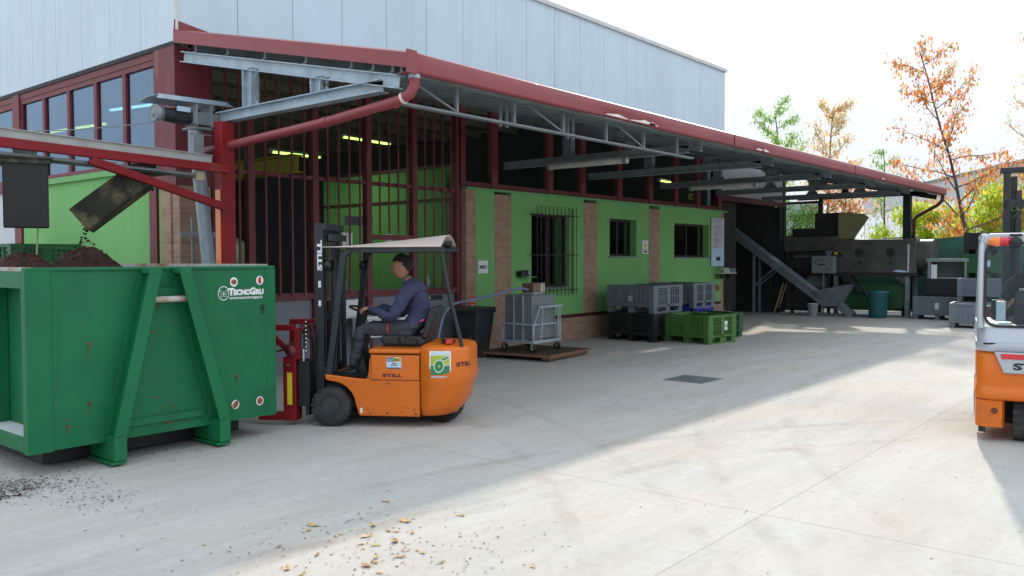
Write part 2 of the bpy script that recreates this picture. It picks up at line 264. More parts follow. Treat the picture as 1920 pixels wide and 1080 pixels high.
# ---------------------------------------------------------------- mesh builder
class B:
    def __init__(s): s.v = []; s.f = []; s.m = []; s.s = []
    def add(s, vs, fs, mi=0, sm=False):
        o = len(s.v); s.v += [tuple(v) for v in vs]; s.f += [tuple(i + o for i in f) for f in fs]; s.m += [mi] * len(fs); s.s += [sm] * len(fs); return s
    def box(s, c, d, rot=None, mi=0):
        c = Vector(c); h = Vector(d) / 2; pts = []
        for z in (-1, 1):
            for x, y in ((-1, -1), (1, -1), (1, 1), (-1, 1)):
                q = Vector((x * h.x, y * h.y, z * h.z)); pts.append(c + (rot @ q if rot else q))
        return s.add(pts, [(3, 2, 1, 0), (4, 5, 6, 7), (0, 1, 5, 4), (1, 2, 6, 5), (2, 3, 7, 6), (3, 0, 4, 7)], mi)
    def bb(s, x0, x1, y0, y1, z0, z1, mi=0):
        return s.box(((x0 + x1) / 2, (y0 + y1) / 2, (z0 + z1) / 2), (abs(x1 - x0), abs(y1 - y0), abs(z1 - z0)), None, mi)
    def bar(s, p, q, w, h, up=(0, 0, 1), mi=0):
        p = Vector(p); q = Vector(q); d = q - p; L = d.length; d.normalize(); u = Vector(up)
        a = d.cross(u)
        if a.length < 1e-4: a = d.cross(Vector((1, 0, 0)))
        a.normalize(); b = a.cross(d)
        m = Matrix((a, d, b)).transposed()
        return s.box((p + q) / 2, (w, L, h), m, mi)
    def cyl(s, p, q, r, r2=None, n=16, mi=0, caps=True):
        p = Vector(p); q = Vector(q); r2 = r if r2 is None else r2
        z = (q - p).normalized(); a = z.orthogonal().normalized(); b = z.cross(a); vs = []
        for c0, rr in ((p, r), (q, r2)):
            for i in range(n):
                t = 2 * math.pi * i / n; vs.append(c0 + a * math.cos(t) * rr + b * math.sin(t) * rr)
        s.add(vs, [(i, (i + 1) % n, n + (i + 1) % n, n + i) for i in range(n)], mi, True)
        if caps: s.add(vs, [tuple(range(n - 1, -1, -1)), tuple(range(n, 2 * n))], mi)
        return s
    def tube(s, pts, r, n=10, mi=0):
        pts = [Vector(p) for p in pts]; vs = []; prev = None
        for i, p in enumerate(pts):
            d = (pts[min(i + 1, len(pts) - 1)] - pts[max(i - 1, 0)]).normalized()
            a = d.orthogonal().normalized() if prev is None else (prev - d * prev.dot(d)).normalized()
            prev = a; b = d.cross(a); rr = r[i] if isinstance(r, (list, tuple)) else r
            for k in range(n):
                t = 2 * math.pi * k / n; vs.append(p + a * math.cos(t) * rr + b * math.sin(t) * rr)
        fs = [(i * n + k, i * n + (k + 1) % n, (i + 1) * n + (k + 1) % n, (i + 1) * n + k) for i in range(len(pts) - 1) for k in range(n)]
        s.add(vs, fs, mi, True)
        return s.add(vs, [tuple(range(n - 1, -1, -1)), tuple(range((len(pts) - 1) * n, len(pts) * n))], mi)
    def prism(s, poly, t0, t1, fn=lambda u, v, t: (u, t, v), mi=0):
        n = len(poly); vs = [fn(u, v, t0) for u, v in poly] + [fn(u, v, t1) for u, v in poly]
        return s.add(vs, [tuple(range(n)), tuple(range(2 * n - 1, n - 1, -1))] + [(i, n + i, n + (i + 1) % n, (i + 1) % n) for i in range(n)], mi)
    def lathe(s, prof, o=(0, 0, 0), ax=(0, 0, 1), n=24, mi=0, sm=True):
        o = Vector(o); z = Vector(ax).normalized(); a = z.orthogonal().normalized(); b = z.cross(a); vs = []
        for r, t in prof:
            for k in range(n):
                g = 2 * math.pi * k / n; vs.append(o + z * t + (a * math.cos(g) + b * math.sin(g)) * r)
        return s.add(vs, [(i * n + k, i * n + (k + 1) % n, (i + 1) * n + (k + 1) % n, (i + 1) * n + k) for i in range(len(prof) - 1) for k in range(n)], mi, sm)
    def quad(s, a, b, c, d, mi=0): return s.add([a, b, c, d], [(0, 1, 2, 3)], mi)
    def build(s, name, mats, parent=None, bevel=0, seg=2, fixn=True):
        me = bpy.data.meshes.new(name); me.from_pydata(s.v, [], s.f)
        if not isinstance(mats, (list, tuple)): mats = [mats]
        for m in mats: me.materials.append(m)
        me.polygons.foreach_set('material_index', s.m); me.polygons.foreach_set('use_smooth', s.s); me.update()
        if fixn:
            bm = bmesh.new(); bm.from_mesh(me); bmesh.ops.recalc_face_normals(bm, faces=bm.faces); bm.to_mesh(me); bm.free()
        o = bpy.data.objects.new(name, me); C.objects.link(o)
        if parent: o.parent = parent
        if bevel:
            bv = o.modifiers.new('bevel', 'BEVEL'); bv.width = bevel; bv.segments = seg; bv.limit_method = 'ANGLE'; bv.angle_limit = R(40); bv.harden_normals = False
        return o

def tag(o, label=None, cat=None, group=None, kind=None):
    if label: o['label'] = label
    if cat: o['category'] = cat
    if group: o['group'] = group
    if kind: o['kind'] = kind
    return o
def thing(name, label, cat, loc=(0, 0, 0), rz=0, group=None):
    o = bpy.data.objects.new(name, None); C.objects.link(o); o.location = loc; o.rotation_euler = (0, 0, R(rz)); o.empty_display_size = .1
    return tag(o, label, cat, group)
def copy_tree(o, parent=None):
    c = o.copy(); C.objects.link(c); c.parent = parent
    for ch in list(o.children): copy_tree(ch, c)
    return c
def dup(o, loc, rz, label):
    c = copy_tree(o); c.location = loc; c.rotation_euler = (0, 0, R(rz)); c['label'] = label; return c

def text(body, size, origin, right, up, m, name='lettering', parent=None, bold=0., sx=1., align='LEFT', shear=0., th=.0015, builder=None, mi=0):
    cu = bpy.data.curves.new('t', 'FONT'); cu.body = body; cu.size = size; cu.offset = bold; cu.align_x = align; cu.shear = shear; cu.resolution_u = 3
    to = bpy.data.objects.new('t', cu); C.objects.link(to); dg = bpy.context.evaluated_depsgraph_get()
    me = to.evaluated_get(dg).to_mesh()
    r = Vector(right).normalized(); u = Vector(up).normalized(); n = r.cross(u); o = Vector(origin)
    b = builder or B()
    b.add([o + r * v.co.x * sx + u * v.co.y + n * th for v in me.vertices], [tuple(p.vertices) for p in me.polygons], mi)
    bpy.data.objects.remove(to, do_unlink=True); bpy.data.curves.remove(cu)
    if builder: return b
    return b.build(name, m, parent, fixn=False)

# ================================================================ GROUND
def grid(x0, x1, y0, y1, n):
    b = B(); b.quad((x0, y0, 0), (x1, y0, 0), (x1, y1, 0), (x0, y1, 0)); return b
tag(grid(-300, 500, -300, 500, 1).build('ground', M['ground'], fixn=False), 'pale stained concrete yard with sawn joints', 'ground', kind='structure')

# ================================================================ MAIN BUILDING
XF, YF, YG, YB, XE = 5.87, 10.70, 10.67, 10.82, 22.18
bld = thing('industrial_building', 'long grey panel shed with red window frames and lime green walls', 'building', (0, 0, 0))
def cladding(b, along, c, t0, t1, z0f, z1, th=.08):
    """vertical sandwich panels 0.93 m wide with an open groove between; fine ribs pressed in each"""
    t = t0
    while t < t1 - .02:
        e = min(t + .93, t1); n = 6; w = (e - t - .012) / n
        zz = z0f(t)
        for k in range(n):
            a = t + .006 + k * w; ins = .0 if k % 2 else .0012
            if along == 'x': b.bb(a, a + w, c + ins, c + th, z0f(a), z1)
            else: b.bb(c + ins, c + th, a, a + w, z0f(a), z1)
        if along == 'x': b.bb(t, e, c + .02, c + th - .005, zz + .01, z1 - .01)
        else: b.bb(c + .02, c + th - .005, t, e, zz + .01, z1 - .01)
        t = e
b = B(); cladding(b, 'x', YF, XF, XE, lambda a: 4.72, 6.96); b.build('front_cladding', M['cladding'], bld)
b = B(); cladding(b, 'y', XF - .01, YF - .55 + .55, 34, lambda a: 4.66 , 6.96); b.build('side_cladding', M['cladding'], bld)
b = B(); b.bb(XF - .04, XE + .05, YF - .05, YF + .16, 6.96, 7.05); b.bb(XF - .045, XF + .16, YF + .16, 34, 6.96, 7.05); b.build('roof_trim', M['trim'], bld, .008)
b = B(); b.bb(XF - .02, XF + .02, YF - .03, YF + .001, 4.80, 6.96); b.build('corner_trim', M['trim'], bld, .004)
b = B(); b.bb(XF + .08, XE - .02, YF + .16, 34, 6.80, 6.88); b.build('roof', M['sheet'], bld)
b = B(); b.bb(XF + .09, XE - .09, YF + .2, 33.9, 6.2, 6.26)
for i in range(14): b.bb(XF + .09, XE - .09, YF + 1 + i * 1.6, YF + 1.16 + i * 1.6, 5.95, 6.19)
b.build('ceiling', M['ceil'], bld)
b = B(); b.bb(XE - .12, XE, YB + .3, 34, 0, 6.95); b.build('end_wall', M['cladding'], bld)
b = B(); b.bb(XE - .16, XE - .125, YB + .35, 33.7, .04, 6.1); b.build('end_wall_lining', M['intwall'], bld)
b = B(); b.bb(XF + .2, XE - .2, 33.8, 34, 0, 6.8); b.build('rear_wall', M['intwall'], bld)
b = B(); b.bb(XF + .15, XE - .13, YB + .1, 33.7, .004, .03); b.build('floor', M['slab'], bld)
# black flashing line under side cladding
b = B(); b.bb(XF - .03, XF + .07, YF, 34, 4.60, 4.66); b.build('flashing', M['dark'], bld)
# --- side facade (x = XF), looks towards the container
b = B(); b.bb(XF - .005, XF + .35, YF + .2, YF + .46, 0, 3.3); b.build('brick_pier', M['brick'], bld)
b = B()
b.bb(XF - .03, XF + .10, YF + .0, YF + .56, 2.75, 4.60)         # big red corner column
b.bb(XF + .10, XF + .50, YF + .0, YF + .10, 2.75, 4.60)
b.build('corner_column', M['oxide'], bld, .006)
b = B(); b.bb(XF + .02, XF + .48, YF + .01, YF + .2, 0, 2.75); b.build('corner_pier', M['brick'], bld)
b = B(); b.bb(XF, XF + .2, 11.46, 15.9, 0, 2.98); b.bb(XF, XF + .2, 11.12, 11.22, 0, 2.98); b.build('side_wall', M['green'], bld)
b = B(); b.bb(XF - .05, XF + .2, 11.17, 15.95, 2.98, 3.07); b.build('wall_ledge', M['greend'], bld, .006)
b = B(); b.bb(XF - .03, XF + .15, 11.24, 11.44, 0, 2.98); b.build('steel_post', M['oxide'], bld, .004)
b = B(); b.bb(XF - .03, XF + .15, 15.93, 16.22, 0, 4.6); b.build('steel_post', M['oxide'], bld, .004)
# side windows: frame members + panes
ys = [11.27, 12.18, 13.10, 14.04, 14.98, 15.93]
for i in range(5):
    y0, y1 = ys[i], ys[i + 1]; f = B()
    for a, c2 in ((y0, y0 + .05), (y1 - .05, y1)): f.bb(XF + .0, XF + .08, a, c2, 3.075, 4.5)
    f.bb(XF + .0, XF + .08, y0 + .05, y1 - .05, 3.075, 3.14); f.bb(XF + .0, XF + .08, y0 + .05, y1 - .05, 4.42, 4.5)
    fo = f.build('window', M['oxide'], bld, .004)
    B().bb(XF + .035, XF + .045, y0 + .05, y1 - .05, 3.14, 4.42).build('pane', M['glass'], fo)
for i in range(5):
    y0, y1 = 16.22 + i * 1.6, 17.78 + i * 1.6; f = B()
    for a, c2 in ((y0, y0 + .06), (y1 - .06, y1)): f.bb(XF + .0, XF + .08, a, c2, 3.075, 4.5)
    f.bb(XF, XF + .08, y0 + .06, y1 - .06, 3.075, 3.16); f.bb(XF, XF + .08, y0 + .06, y1 - .06, 4.4, 4.5)
    fo = f.build('window', M['oxide'], bld, .004)
    B().bb(XF + .035, XF + .045, y0 + .06, y1 - .06, 3.16, 4.4).build('pane', M['glass'], fo)
b = B(); b.bb(XF - .01, XF + .1, 11.26, 34, 4.5, 4.60); b.build('window_header', M['oxide'], bld)
b = B(); b.bb(XF - .04, XF + .12, 16.22, 26, 2.95, 3.07); b.build('wall_ledge', M['oxide'], bld)
b = B()
for i in range(8): b.bb(XF + .02, XF + .10, 16.23 + i * 1.2, 17.41 + i * 1.2, 0, 2.95)
b.build('sliding_door', M['offw'], bld, .01)
# --- long facade glazed wall with red bars (y = YB)
b = B(); b.bb(6.2, 11.42, YB + .02, YB + .1, 0, 1.15); b.build('sill_panel', M['greyp'], bld)
b = B()
for x in (6.20, 7.04, 8.18, 9.26, 10.30, 11.40): b.bb(x - .055, x + .055, YB - .05, YB + .07, 0 if x > 8.5 else 0, 4.72)
b.bb(6.3, 11.45, YB - .04, YB + .06, 1.13, 1.23); b.bb(6.3, 11.45, YB - .03, YB + .05, 2.98, 3.04)
b.bb(9.31, 10.25, YB - .035, YB + .055, 2.08, 2.16); b.bb(6.3, 11.35, YB - .03, YB + .05, 4.62, 4.73)
b.build('bar_frame', M['oxide'], bld, .004)
for x0, x1 in ((6.20, 7.04), (7.04, 8.18), (8.18, 9.26), (9.26, 10.30), (10.30, 11.40)):
    n = 5 if x1 - x0 > 1 else 4; g = B()
    for k in range(1, n):
        x = x0 + (x1 - x0) * k / n; g.bb(x - .013, x + .013, YB - .075, YB - .052, (2.18 if x0 == 9.26 else 1.2), 4.6)
    g.build('window_bars', M['oxide'], bld)
    p = B(); p.bb(x0 + .055, x1 - .055, YB + .01, YB + .016, 1.24, 2.975); p.bb(x0 + .055, x1 - .055, YB + .01, YB + .016, 3.045, 4.6); p.build('pane', M['glassd'], bld)
# door leaf half open white lower panel
b = B(); b.bb(9.33, 10.22, YB + .12, YB + .17, .03, 1.1); b.build('door_panel', M['offw'], bld, .006)
# clerestory over the office block
b = B()
b.bb(11.45, XE, YB - .03, YB + .06, 3.10, 3.20); b.bb(11.45, XE, YB - .03, YB + .06, 4.62, 4.73)
x = 11.5
for x in (11.50, 12.42, 14.2, 15.4, 16.9, 18.3, 19.6, 20.8, 22.08): b.bb(x - .09, x + .09, YB - .05, YB + .07, 3.09, 4.72)
b.build('clerestory_frame', M['oxide'], bld)
b = B(); b.bb(11.6, 22.0, YB + .01, YB + .016, 3.2, 4.62); b.build('pane', M['glassd'], bld)
# office block walls (green render with brick bands), openings cut
def wall_xz(b, xs0, xs1, z0, z1, holes, y0, y1):
    xs = sorted({xs0, xs1, *[h[0] for h in holes], *[h[1] for h in holes]}); zs = sorted({z0, z1, *[h[2] for h in holes], *[h[3] for h in holes]})
    for i in range(len(xs) - 1):
        for j in range(len(zs) - 1):
            cx, cz = (xs[i] + xs[i + 1]) / 2, (zs[j] + zs[j + 1]) / 2
            if any(h[0] < cx < h[1] and h[2] < cz < h[3] for h in holes): continue
            b.bb(xs[i], xs[i + 1], y0, y1, zs[j], zs[j + 1])
W1, W2, W3 = (13.42, 14.68, 1.16, 2.67), (16.29, 17.45, 1.81, 2.67), (19.28, 21.2, 1.79, 2.66)
b = B()
for a, c2, hs in ((11.75, 12.28, []), (12.78, 15.255, [W1]), (15.77, 18.04, [W2]), (18.55, 21.92, [W3])):
    wall_xz(b, a, c2, .56 if a > 12 else .50, 3.04, hs, YG, YG + .35)
b.build('office_wall', M['green'], bld)
b = B(); b.bb(11.5, XE + .12, YG - .04, YG + .4, 3.04, 3.085); b.build('wall_cap', M['greend'], bld, .004)
b = B(); b.bb(11.48, 11.75, YG - .003, YG + .5, 0, 3.035); b.bb(12.28, 12.78, YG - .003, YG + .3, 0, 2.99); b.bb(15.255, 15.77, YG - .003, YG + .3, .56, 2.98)
b.bb(18.04, 18.55, YG - .003, YG + .3, .56, 2.97); b.bb(21.92, 22.1, YG - .003, YG + .3, 0, 3.035); b.bb(11.75, 12.28, YG - .002, YG + .3, 0, .50)
b.bb(12.78, 21.92, YG - .004, YG + .3, 0, .49); b.build('brickwork', M['brick'], bld)
b = B(); b.bb(12.78, 21.92, YG - .012, YG + .2, .49, .56); b.build('plinth_strip', M['oxidedark'], bld)
for (x0, x1, z0, z1) in (W1, W2, W3):
    f = B(); y = YG + (.07 if x0 < 14 else .17)
    f.bb(x0, x1, y, y + .05, z0, z0 + .05); f.bb(x0, x1, y, y + .05, z1 - .05, z1); f.bb(x0, x0 + .05, y, y + .05, z0 + .05, z1 - .05); f.bb(x1 - .05, x1, y, y + .05, z0 + .05, z1 - .05)
    f.bb((x0 + x1) / 2 - .03, (x0 + x1) / 2 + .03, y, y + .05, z0 + .05, z1 - .05)
    fo = f.build('window', M['iron'], bld, .003); B().bb(x0 + .05, x1 - .05, y + .02, y + .026, z0 + .05, z1 - .05).build('pane', M['glassd'], fo)
    B().bb(x0 - .03, x1 + .03, YG - .03, y - .002, z0 - .035, z0 - .002).build('window_sill', M['greyp'], bld, .004)
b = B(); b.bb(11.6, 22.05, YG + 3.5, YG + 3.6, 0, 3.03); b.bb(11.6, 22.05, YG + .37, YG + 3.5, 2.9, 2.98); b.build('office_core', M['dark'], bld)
b = B(); b.bb(11.48, 11.60, YG + .52, 14.85, 0, 3.52); b.build('inner_partition', M['green'], bld)
b = B(); b.bb(11.44, 11.478, 10.95, 14.9, 2.86, 2.90); b.bb(11.44, 11.478, 10.95, 14.9, 3.47, 3.53);b.build('partition_rail', M['oxidedark'], bld)
# window cage
gr = thing('window_grille', 'dark wrought iron cage standing off the tall office window', 'window grille', (13.35, YG - .16, 1.05))
b = B()
for k in range(11):
    x = .06 + k * .135; b.cyl((x, 0, -.07), (x, 0, 1.78), .008, n=6)
for k in range(2): b.cyl((1.41, .07 + k * .05, -.05), (1.41, .07 + k * .05, 1.75), .007, n=6)
b.build('bar', M['iron'], gr)
b = B()
for z in (.05, .78, 1.60):
    b.bar((-.12, .0, z), (1.50, .0, z), .012, .02)
    for x in (0.0, 1.41): b.bar((x, 0, z), (x, .16, z), .012, .012)
b.build('cross_rail', M['iron'], gr)

# annexe: deep open bay beyond the office
ann = thing('open_bay', 'dark open bay beyond the green office wall, with pale upper wall', 'building', (22.3, 10.9, 0))
b = B(); b.bb(.02, 4.6, .0, .12, 3.52, 5.0); b.build('upper_wall', M['offw'], ann)
b = B(); b.bb(-.02, 4.62, -.06, .0, 3.40, 3.56); b.build('lintel', M['oxidedark'], ann)
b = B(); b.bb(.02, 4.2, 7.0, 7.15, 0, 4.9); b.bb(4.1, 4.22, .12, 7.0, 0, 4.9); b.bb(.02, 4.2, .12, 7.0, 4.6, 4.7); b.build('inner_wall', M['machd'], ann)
b = B(); b.bb(4.15, 4.33, -.08, .12, 0, 3.4); b.bb(4.55, 4.68, -.05, .08, 0, 4.4); b.build('door_post', M['mast'], ann, .004)
b = B()
for k in range(5): b.bb(.05 + k * .30, .33 + k * .30, .2, .25, .02, 3.4)
b.build('sliding_door', M['machd'], ann, .01)

# ================================================================ CANOPY
can = thing('canopy', 'long lean-to canopy with dented dark red fascia on zinc trusses', 'canopy', (0, 0, 0))
CX0, CX1, CY = 5.85, 27.5, 6.19
def roofz(y): return 3.76 + (y - CY) * (4.72 - 3.76) / (YF - CY)
# corrugated sheet
b = B(); n = 560; vs = []
for i in range(n + 1):
    x = CX0 + .03 + (CX1 - CX0 - .06) * i / n; d = .018 * math.cos(i * math.pi / 2.0 * 1.0)
    for y in (CY + .03, YF - .06): vs.append((x, y, roofz(y) - .02 + d))
b.add(vs, [(2 * i, 2 * i + 2, 2 * i + 3, 2 * i + 1) for i in range(n)], 0)
vs2 = [(x, y, z + .012) for x, y, z in vs]; b.add(vs2, [(2 * i, 2 * i + 1, 2 * i + 3, 2 * i + 2) for i in range(n)], 0)
b.build('roof_sheet', M['sheet'], can, fixn=False)
# purlins
b = B()
for y in (6.30, 6.42, 6.55, 6.85, 7.2, 8.0, 8.8, 9.6, 10.35):
    z = roofz(y) - .10; b.bb(CX0 + .1, CX1 - .05, y - .02, y + .02, z - .07, z + .06); b.bb(CX0 + .1, CX1 - .05, y + .02, y + .06, z - .07, z - .055)
b.build('purlin', M['galvd'], can)
# fascia / gutter with bent lower edge
b = B(); n = 90; vs = []; rnd = random.Random(3)
for i in range(n + 1):
    x = CX0 + (CX1 - CX0) * i / n
    d = 0.0
    for cx, w, a in ((9.6, .5, .045), (10.4, .35, .03), (12.9, .22, .03), (14.2, .4, .03), (21, .3, .02)): d += a * math.exp(-((x - cx) / w) ** 2)
    d += .006 * noise.noise(Vector((x * 1.7, 0, 0)))
    lift = .7 * d
    vs += [(x, CY + .012, 3.815), (x, CY, 3.80), (x, CY + .4 * d, 3.72), (x, CY + 1.3 * d, 3.64 + .3 * lift), (x, CY + 1.2 * d + .004, 3.615 + lift), (x, CY + .05, 3.615 + lift), (x, CY + .16, 3.615)]
m_ = 7
b.add(vs, [(i * m_ + k, i * m_ + k + 1, (i + 1) * m_ + k + 1, (i + 1) * m_ + k) for i in range(n) for k in range(m_ - 1)], 0, True)
fa = b.build('fascia', M['fascia'], can)
sol = fa.modifiers.new('thick', 'SOLIDIFY'); sol.thickness = .006; sol.offset = 1
for x0, w in ((9.35, .55), (9.95, .75), (10.45, .18), (14.05, .35), (14.3, .3), (21.2, .25)):
    b = B(); pts = [(x0 + w * k / 6, (.028 * math.sin(math.pi * k / 6) * (.5 + rnd.random()))) for k in range(7)]
    for k in range(6):
        xa, ha = pts[k]; xb, hb = pts[k + 1]
        b.add([(xa, CY - .006, 3.638), (xb, CY - .006, 3.638), (xb, CY - .006, 3.638 + hb + .008), (xa, CY - .006, 3.638 + ha + .008)], [(0, 1, 2, 3)])
    b.build('scuff', M['chip'], can)['label'] = 'bare scuffed patch on lower edge of red fascia'
# joint seams on fascia
b = B()
for x in (13.2, 19.3): b.bb(x, x + .02, CY - .008, CY - .002, 3.625, 3.81)
b.build('fascia_joint', M['oxide'], can)
# verge trim on the sloping end
b = B(); p0 = Vector((CX0 + .0, CY + .0, 3.76)); p1 = Vector((CX0 + .0, YF, 4.72))
b.add([(CX0 - .02, CY + .02, 3.65), (CX0 - .02, YF, 4.63), (CX0 - .02, YF, 4.79), (CX0 - .02, CY + .02, 3.80), (CX0 + .12, CY + .02, 3.83), (CX0 + .12, YF, 4.82)], [(0, 1, 2, 3), (3, 2, 5, 4)])
b.bb(CX0 - .03, CX0 + .10, CY - .005, CY + .02, 3.60, 3.83)
vo = b.build('verge_trim', M['fascia'], can); sv = vo.modifiers.new('t', 'SOLIDIFY'); sv.thickness = .01
b = B(); b.add([(CX0 - .02, YF - .01, 4.79), (CX0 + 1.1, YF - .01, 4.79), (CX0 + .9, YF - .03, 4.80), (CX0 - .02, YF - .03, 4.93), (CX0, YF - .01, 4.94)], [(0, 1, 2, 3), (3, 4, 0)])
b.build('apron_flashing', M['fascia'], can)
# far end verge
b = B(); b.add([(CX1, CY, 3.63), (CX1, YF, 4.6), (CX1, YF, 4.76), (CX1, CY, 3.81)], [(0, 1, 2, 3)]); vo = b.build('verge_trim', M['fascia'], can); sv = vo.modifiers.new('t', 'SOLIDIFY'); sv.thickness = .02
# trusses
def ibeam(b, p, q, h, w, t=.012):
    p = Vector(p); q = Vector(q); d = (q - p).normalized(); s = d.cross(Vector((0, 0, 1))).normalized(); u = s.cross(d)
    b.bar(p, q, t, h - 2 * t, up=u); b.bar(p + u * (h / 2 - t / 2), q + u * (h / 2 - t / 2), w, t, up=u); b.bar(p - u * (h / 2 - t / 2), q - u * (h / 2 - t / 2), w, t, up=u)
def truss(name, x, m, low=3.54, outer=6.42, inner=10.6):
    b = B()
    ibeam(b, (x, outer, roofz(outer) - .26), (x, inner, roofz(inner) - .26), .14, .12)
    ibeam(b, (x, outer + .25, low), (x, inner if name != 'end_truss' else 9.75, low), .13, .14)
    for y in (7.73, 9.07):
        z1 = roofz(y) - .33
        b.bb(x - .006, x + .006, y - .08, y + .08, low + .064, z1 + .03)
        b.bb(x - .06, x + .06, y - .092, y - .08, low + .064, z1 + .02); b.bb(x - .06, x + .06, y + .08, y + .092, low + .064, z1 + .03)
        for s in (-1, 1):
            for zz, q in ((low + .065, 1), (z1 - .005, -1)):
                b.prism([(0, 0), (.10 * s, 0), (0, .12 * q)], x - .006, x + .006, fn=lambda u, v, t, yy=y, ss=s, z0=zz: (t, yy + .086 * ss + u, z0 + v))
    return b.build('truss', m, can)
truss('end_truss', 5.93, M['galv'])
for x in (12.5, 15.35, 18.45, 21.5, 24.5): truss('truss', x, M['galvd'])
truss('truss', 27.35, M['mast'], low=3.70)
# longitudinal lattice girder
b = B(); yl = 6.55
b.bb(5.95, 12.45, yl - .015, yl + .015, 3.36, 3.385); b.bb(5.95, 12.45, yl + .05, yl + .075, 3.36, 3.385)
xs = [6.9, 7.9, 8.9, 9.9, 10.9, 11.9]
for i, x in enumerate(xs):
    b.bb(x - .02, x + .02, yl - .02, yl + .02, 3.38, 3.70)
    if i % 2 == 0: b.bar((x, yl, 3.39), (x - .8, yl, 3.66), .02, .02)
for x in (7.95, 9.35): b.bb(x, x + .03, yl + .25, yl + .28, 3.38, 3.72); b.bb(x + .12, x + .15, yl + .25, yl + .28, 3.38, 3.72)
b.build('lattice_girder', M['galvd'], can)
b = B(); b.bb(27.28, 27.46, 7.12, 7.34, 0, 3.72); b.build('post', M['mast'], can, .004)
b = B(); b.bb(27.3, 27.42, 9.78, 9.9, 2.3, 3.65); b.build('post', M['mast'], can, .004)
# gutter outlet and downpipes
b = B(); b.tube([(5.99, CY + .08, 3.62), (5.99, CY + .08, 3.50), (5.97, CY + .13, 3.42), (5.95, CY + .24, 3.37), (5.93, 7.6, 3.27), (5.92, 9.75, 3.165), (5.92, 10.4, 3.14)], .055, 16); b.cyl((5.93, 7.58, 3.272), (5.93, 7.66, 3.268), .061); b.cyl((5.95, 6.50, 3.358), (5.95, 6.54, 3.356), .06)
b.build('downpipe', M['fascia'], can)
B().cyl((5.99, CY + .08, 3.575), (5.99, CY + .08, 3.62), .062).build('pipe_collar', M['galv'], can); B().cyl((5.955, CY + .19, 3.39), (5.95, CY + .215, 3.382), .0605).build('pipe_collar', M['chip'], can)
b = B(); b.tube([(27.35, CY + .06, 3.62), (27.36, CY + .08, 3.45), (27.38, CY + .2, 3.32), (27.4, 6.95, 3.02), (27.4, 7.05, 2.9), (27.4, 7.05, .2)], .05, 12); b.build('downpipe', M['oxidedark'], can)
# tube lamps
def lamp(name, label, loc, rz, L, m, grp='fluorescent tube lamps', housing=True):
    t = thing(name, label, 'lamp', loc, rz, grp)
    if housing: B().bb(-L / 2, L / 2, -.05, .05, .02, .07).build('housing', M['lens'], t, .01)
    b = B()
    for s in (-.025, .025): b.cyl((-L / 2 + .03, s, 0), (L / 2 - .03, s, 0), .016, n=8)
    b.build('tube', m, t)
    for s in (-1, 1): B().bb(s * (L / 2 - .02) - .02, s * (L / 2 - .02) + .02, -.045, .045, -.02, .02).build('end_cap', M['lens'], t)
    return t
cl = thing('canopy_lamp', 'unlit long tube lamp fixed under second canopy truss', 'lamp', (12.38, 8.6, 3.43), 90, 'fluorescent tube lamps')
b = B(); b.lathe([(0, -.86), (.045, -.855), (.055, -.83), (.055, .83), (.045, .855), (0, .86)], ax=(1, 0, 0), n=14); b.build('diffuser', M['lens'], cl)
b = B(); b.bb(-.8, .8, -.04, .04, .04, .07); b.bb(.78, .84, -.058, .058, -.058, .058); b.bb(-.84, -.78, -.058, .058, -.058, .058); b.build('housing', M['galvd'], cl, .004)
c2 = dup(cl, (18.35, 8.9, 3.43), 90, 'unlit long tube lamp under fourth canopy truss, farther along')
lamp('tube_lamp', 'lit greenish tube lamp seen through the barred glazing, above the green partition', (12.3, 14.4, 4.35), 4, 1.5, M['tube'])
lamp('tube_lamp', 'lit greenish tube lamp deep inside the shed, lower left behind the bars', (10.3, 14.2, 3.84), 2, 1.25, M['tube'])
lamp('tube_lamp', 'lit greenish tube lamp behind the clerestory near the notice board', (20.9, 11.7, 3.86), 6, 1.5, M['tube'])
lamp('tube_lamp', 'lit cold white tube lamp seen through the tallest side windows', (8.0, 16.1, 4.7), 101, 1.6, M['tubew'])
lamp('tube_lamp', 'lit yellow tube lamp seen through the lower side windows', (8.0, 19.2, 4.57), 97, 3.1, M['tubey'])
al = bpy.data.lights.new('tube_light', 'AREA'); al.shape = 'RECTANGLE'; al.size = 1.3; al.size_y = .15; al.energy = 12; al.color = (.85, 1, .62)
ao = bpy.data.objects.new('tube_light', al); C.objects.link(ao); ao.location = (10.0, 13.2, 3.78)
# indoor yellow sign scraps behind clerestory end
b = B(); b.bb(20.5, 22.0, 11.2, 11.23, 3.22, 3.66)
sg = b.build('yellow_banner', M['dark']); tag(sg, 'dark banner with yellow lettering behind the last clerestory pane', 'banner')
text('SC. 01', .22, (21.0, 11.2, 3.38), (1, 0, 0), (0, 0, 1), M['limel'], 'lettering', sg, bold=.01, th=.01, align='LEFT')

# ================================================================ CONVEYOR ON RED GANTRY
YC = 9.6
gn = thing('conveyor_gantry', 'red steel gantry carrying a pale trough conveyor over the skip', 'conveyor', (0, YC, 0))
b = B(); b.bb(5.80, 5.98, -.09, .09, 0, 3.47); b.build('post', M['red'], gn, .006)
b = B(); b.bb(5.785, 5.798, -.055, .055, .4, 2.62); b.build('orange_strip', M['amber'], gn)  # plain orange strip down the post's left face
def cz(x): return 2.935 - (x - 3.2) * .028
b = B(); b.bar((1.2, -.2, cz(1.2)), (5.80, -.2, cz(5.80)), .08, .10); b.bb(5.79, 5.81, -.24, -.09, cz(5.8) - .05, cz(5.8) + .05); b.build('beam', M['red'], gn, .005)
b = B(); b.bar((4.15, -.2, cz(4.15) - .08), (5.80, -.13, 2.40), .08, .09); b.build('brace', M['red'], gn, .005)
b = B()
for s in (-.16, .16): b.bar((1.2, s, cz(1.2) + .10), (5.62, s, cz(5.62) + .10), .006, .09)
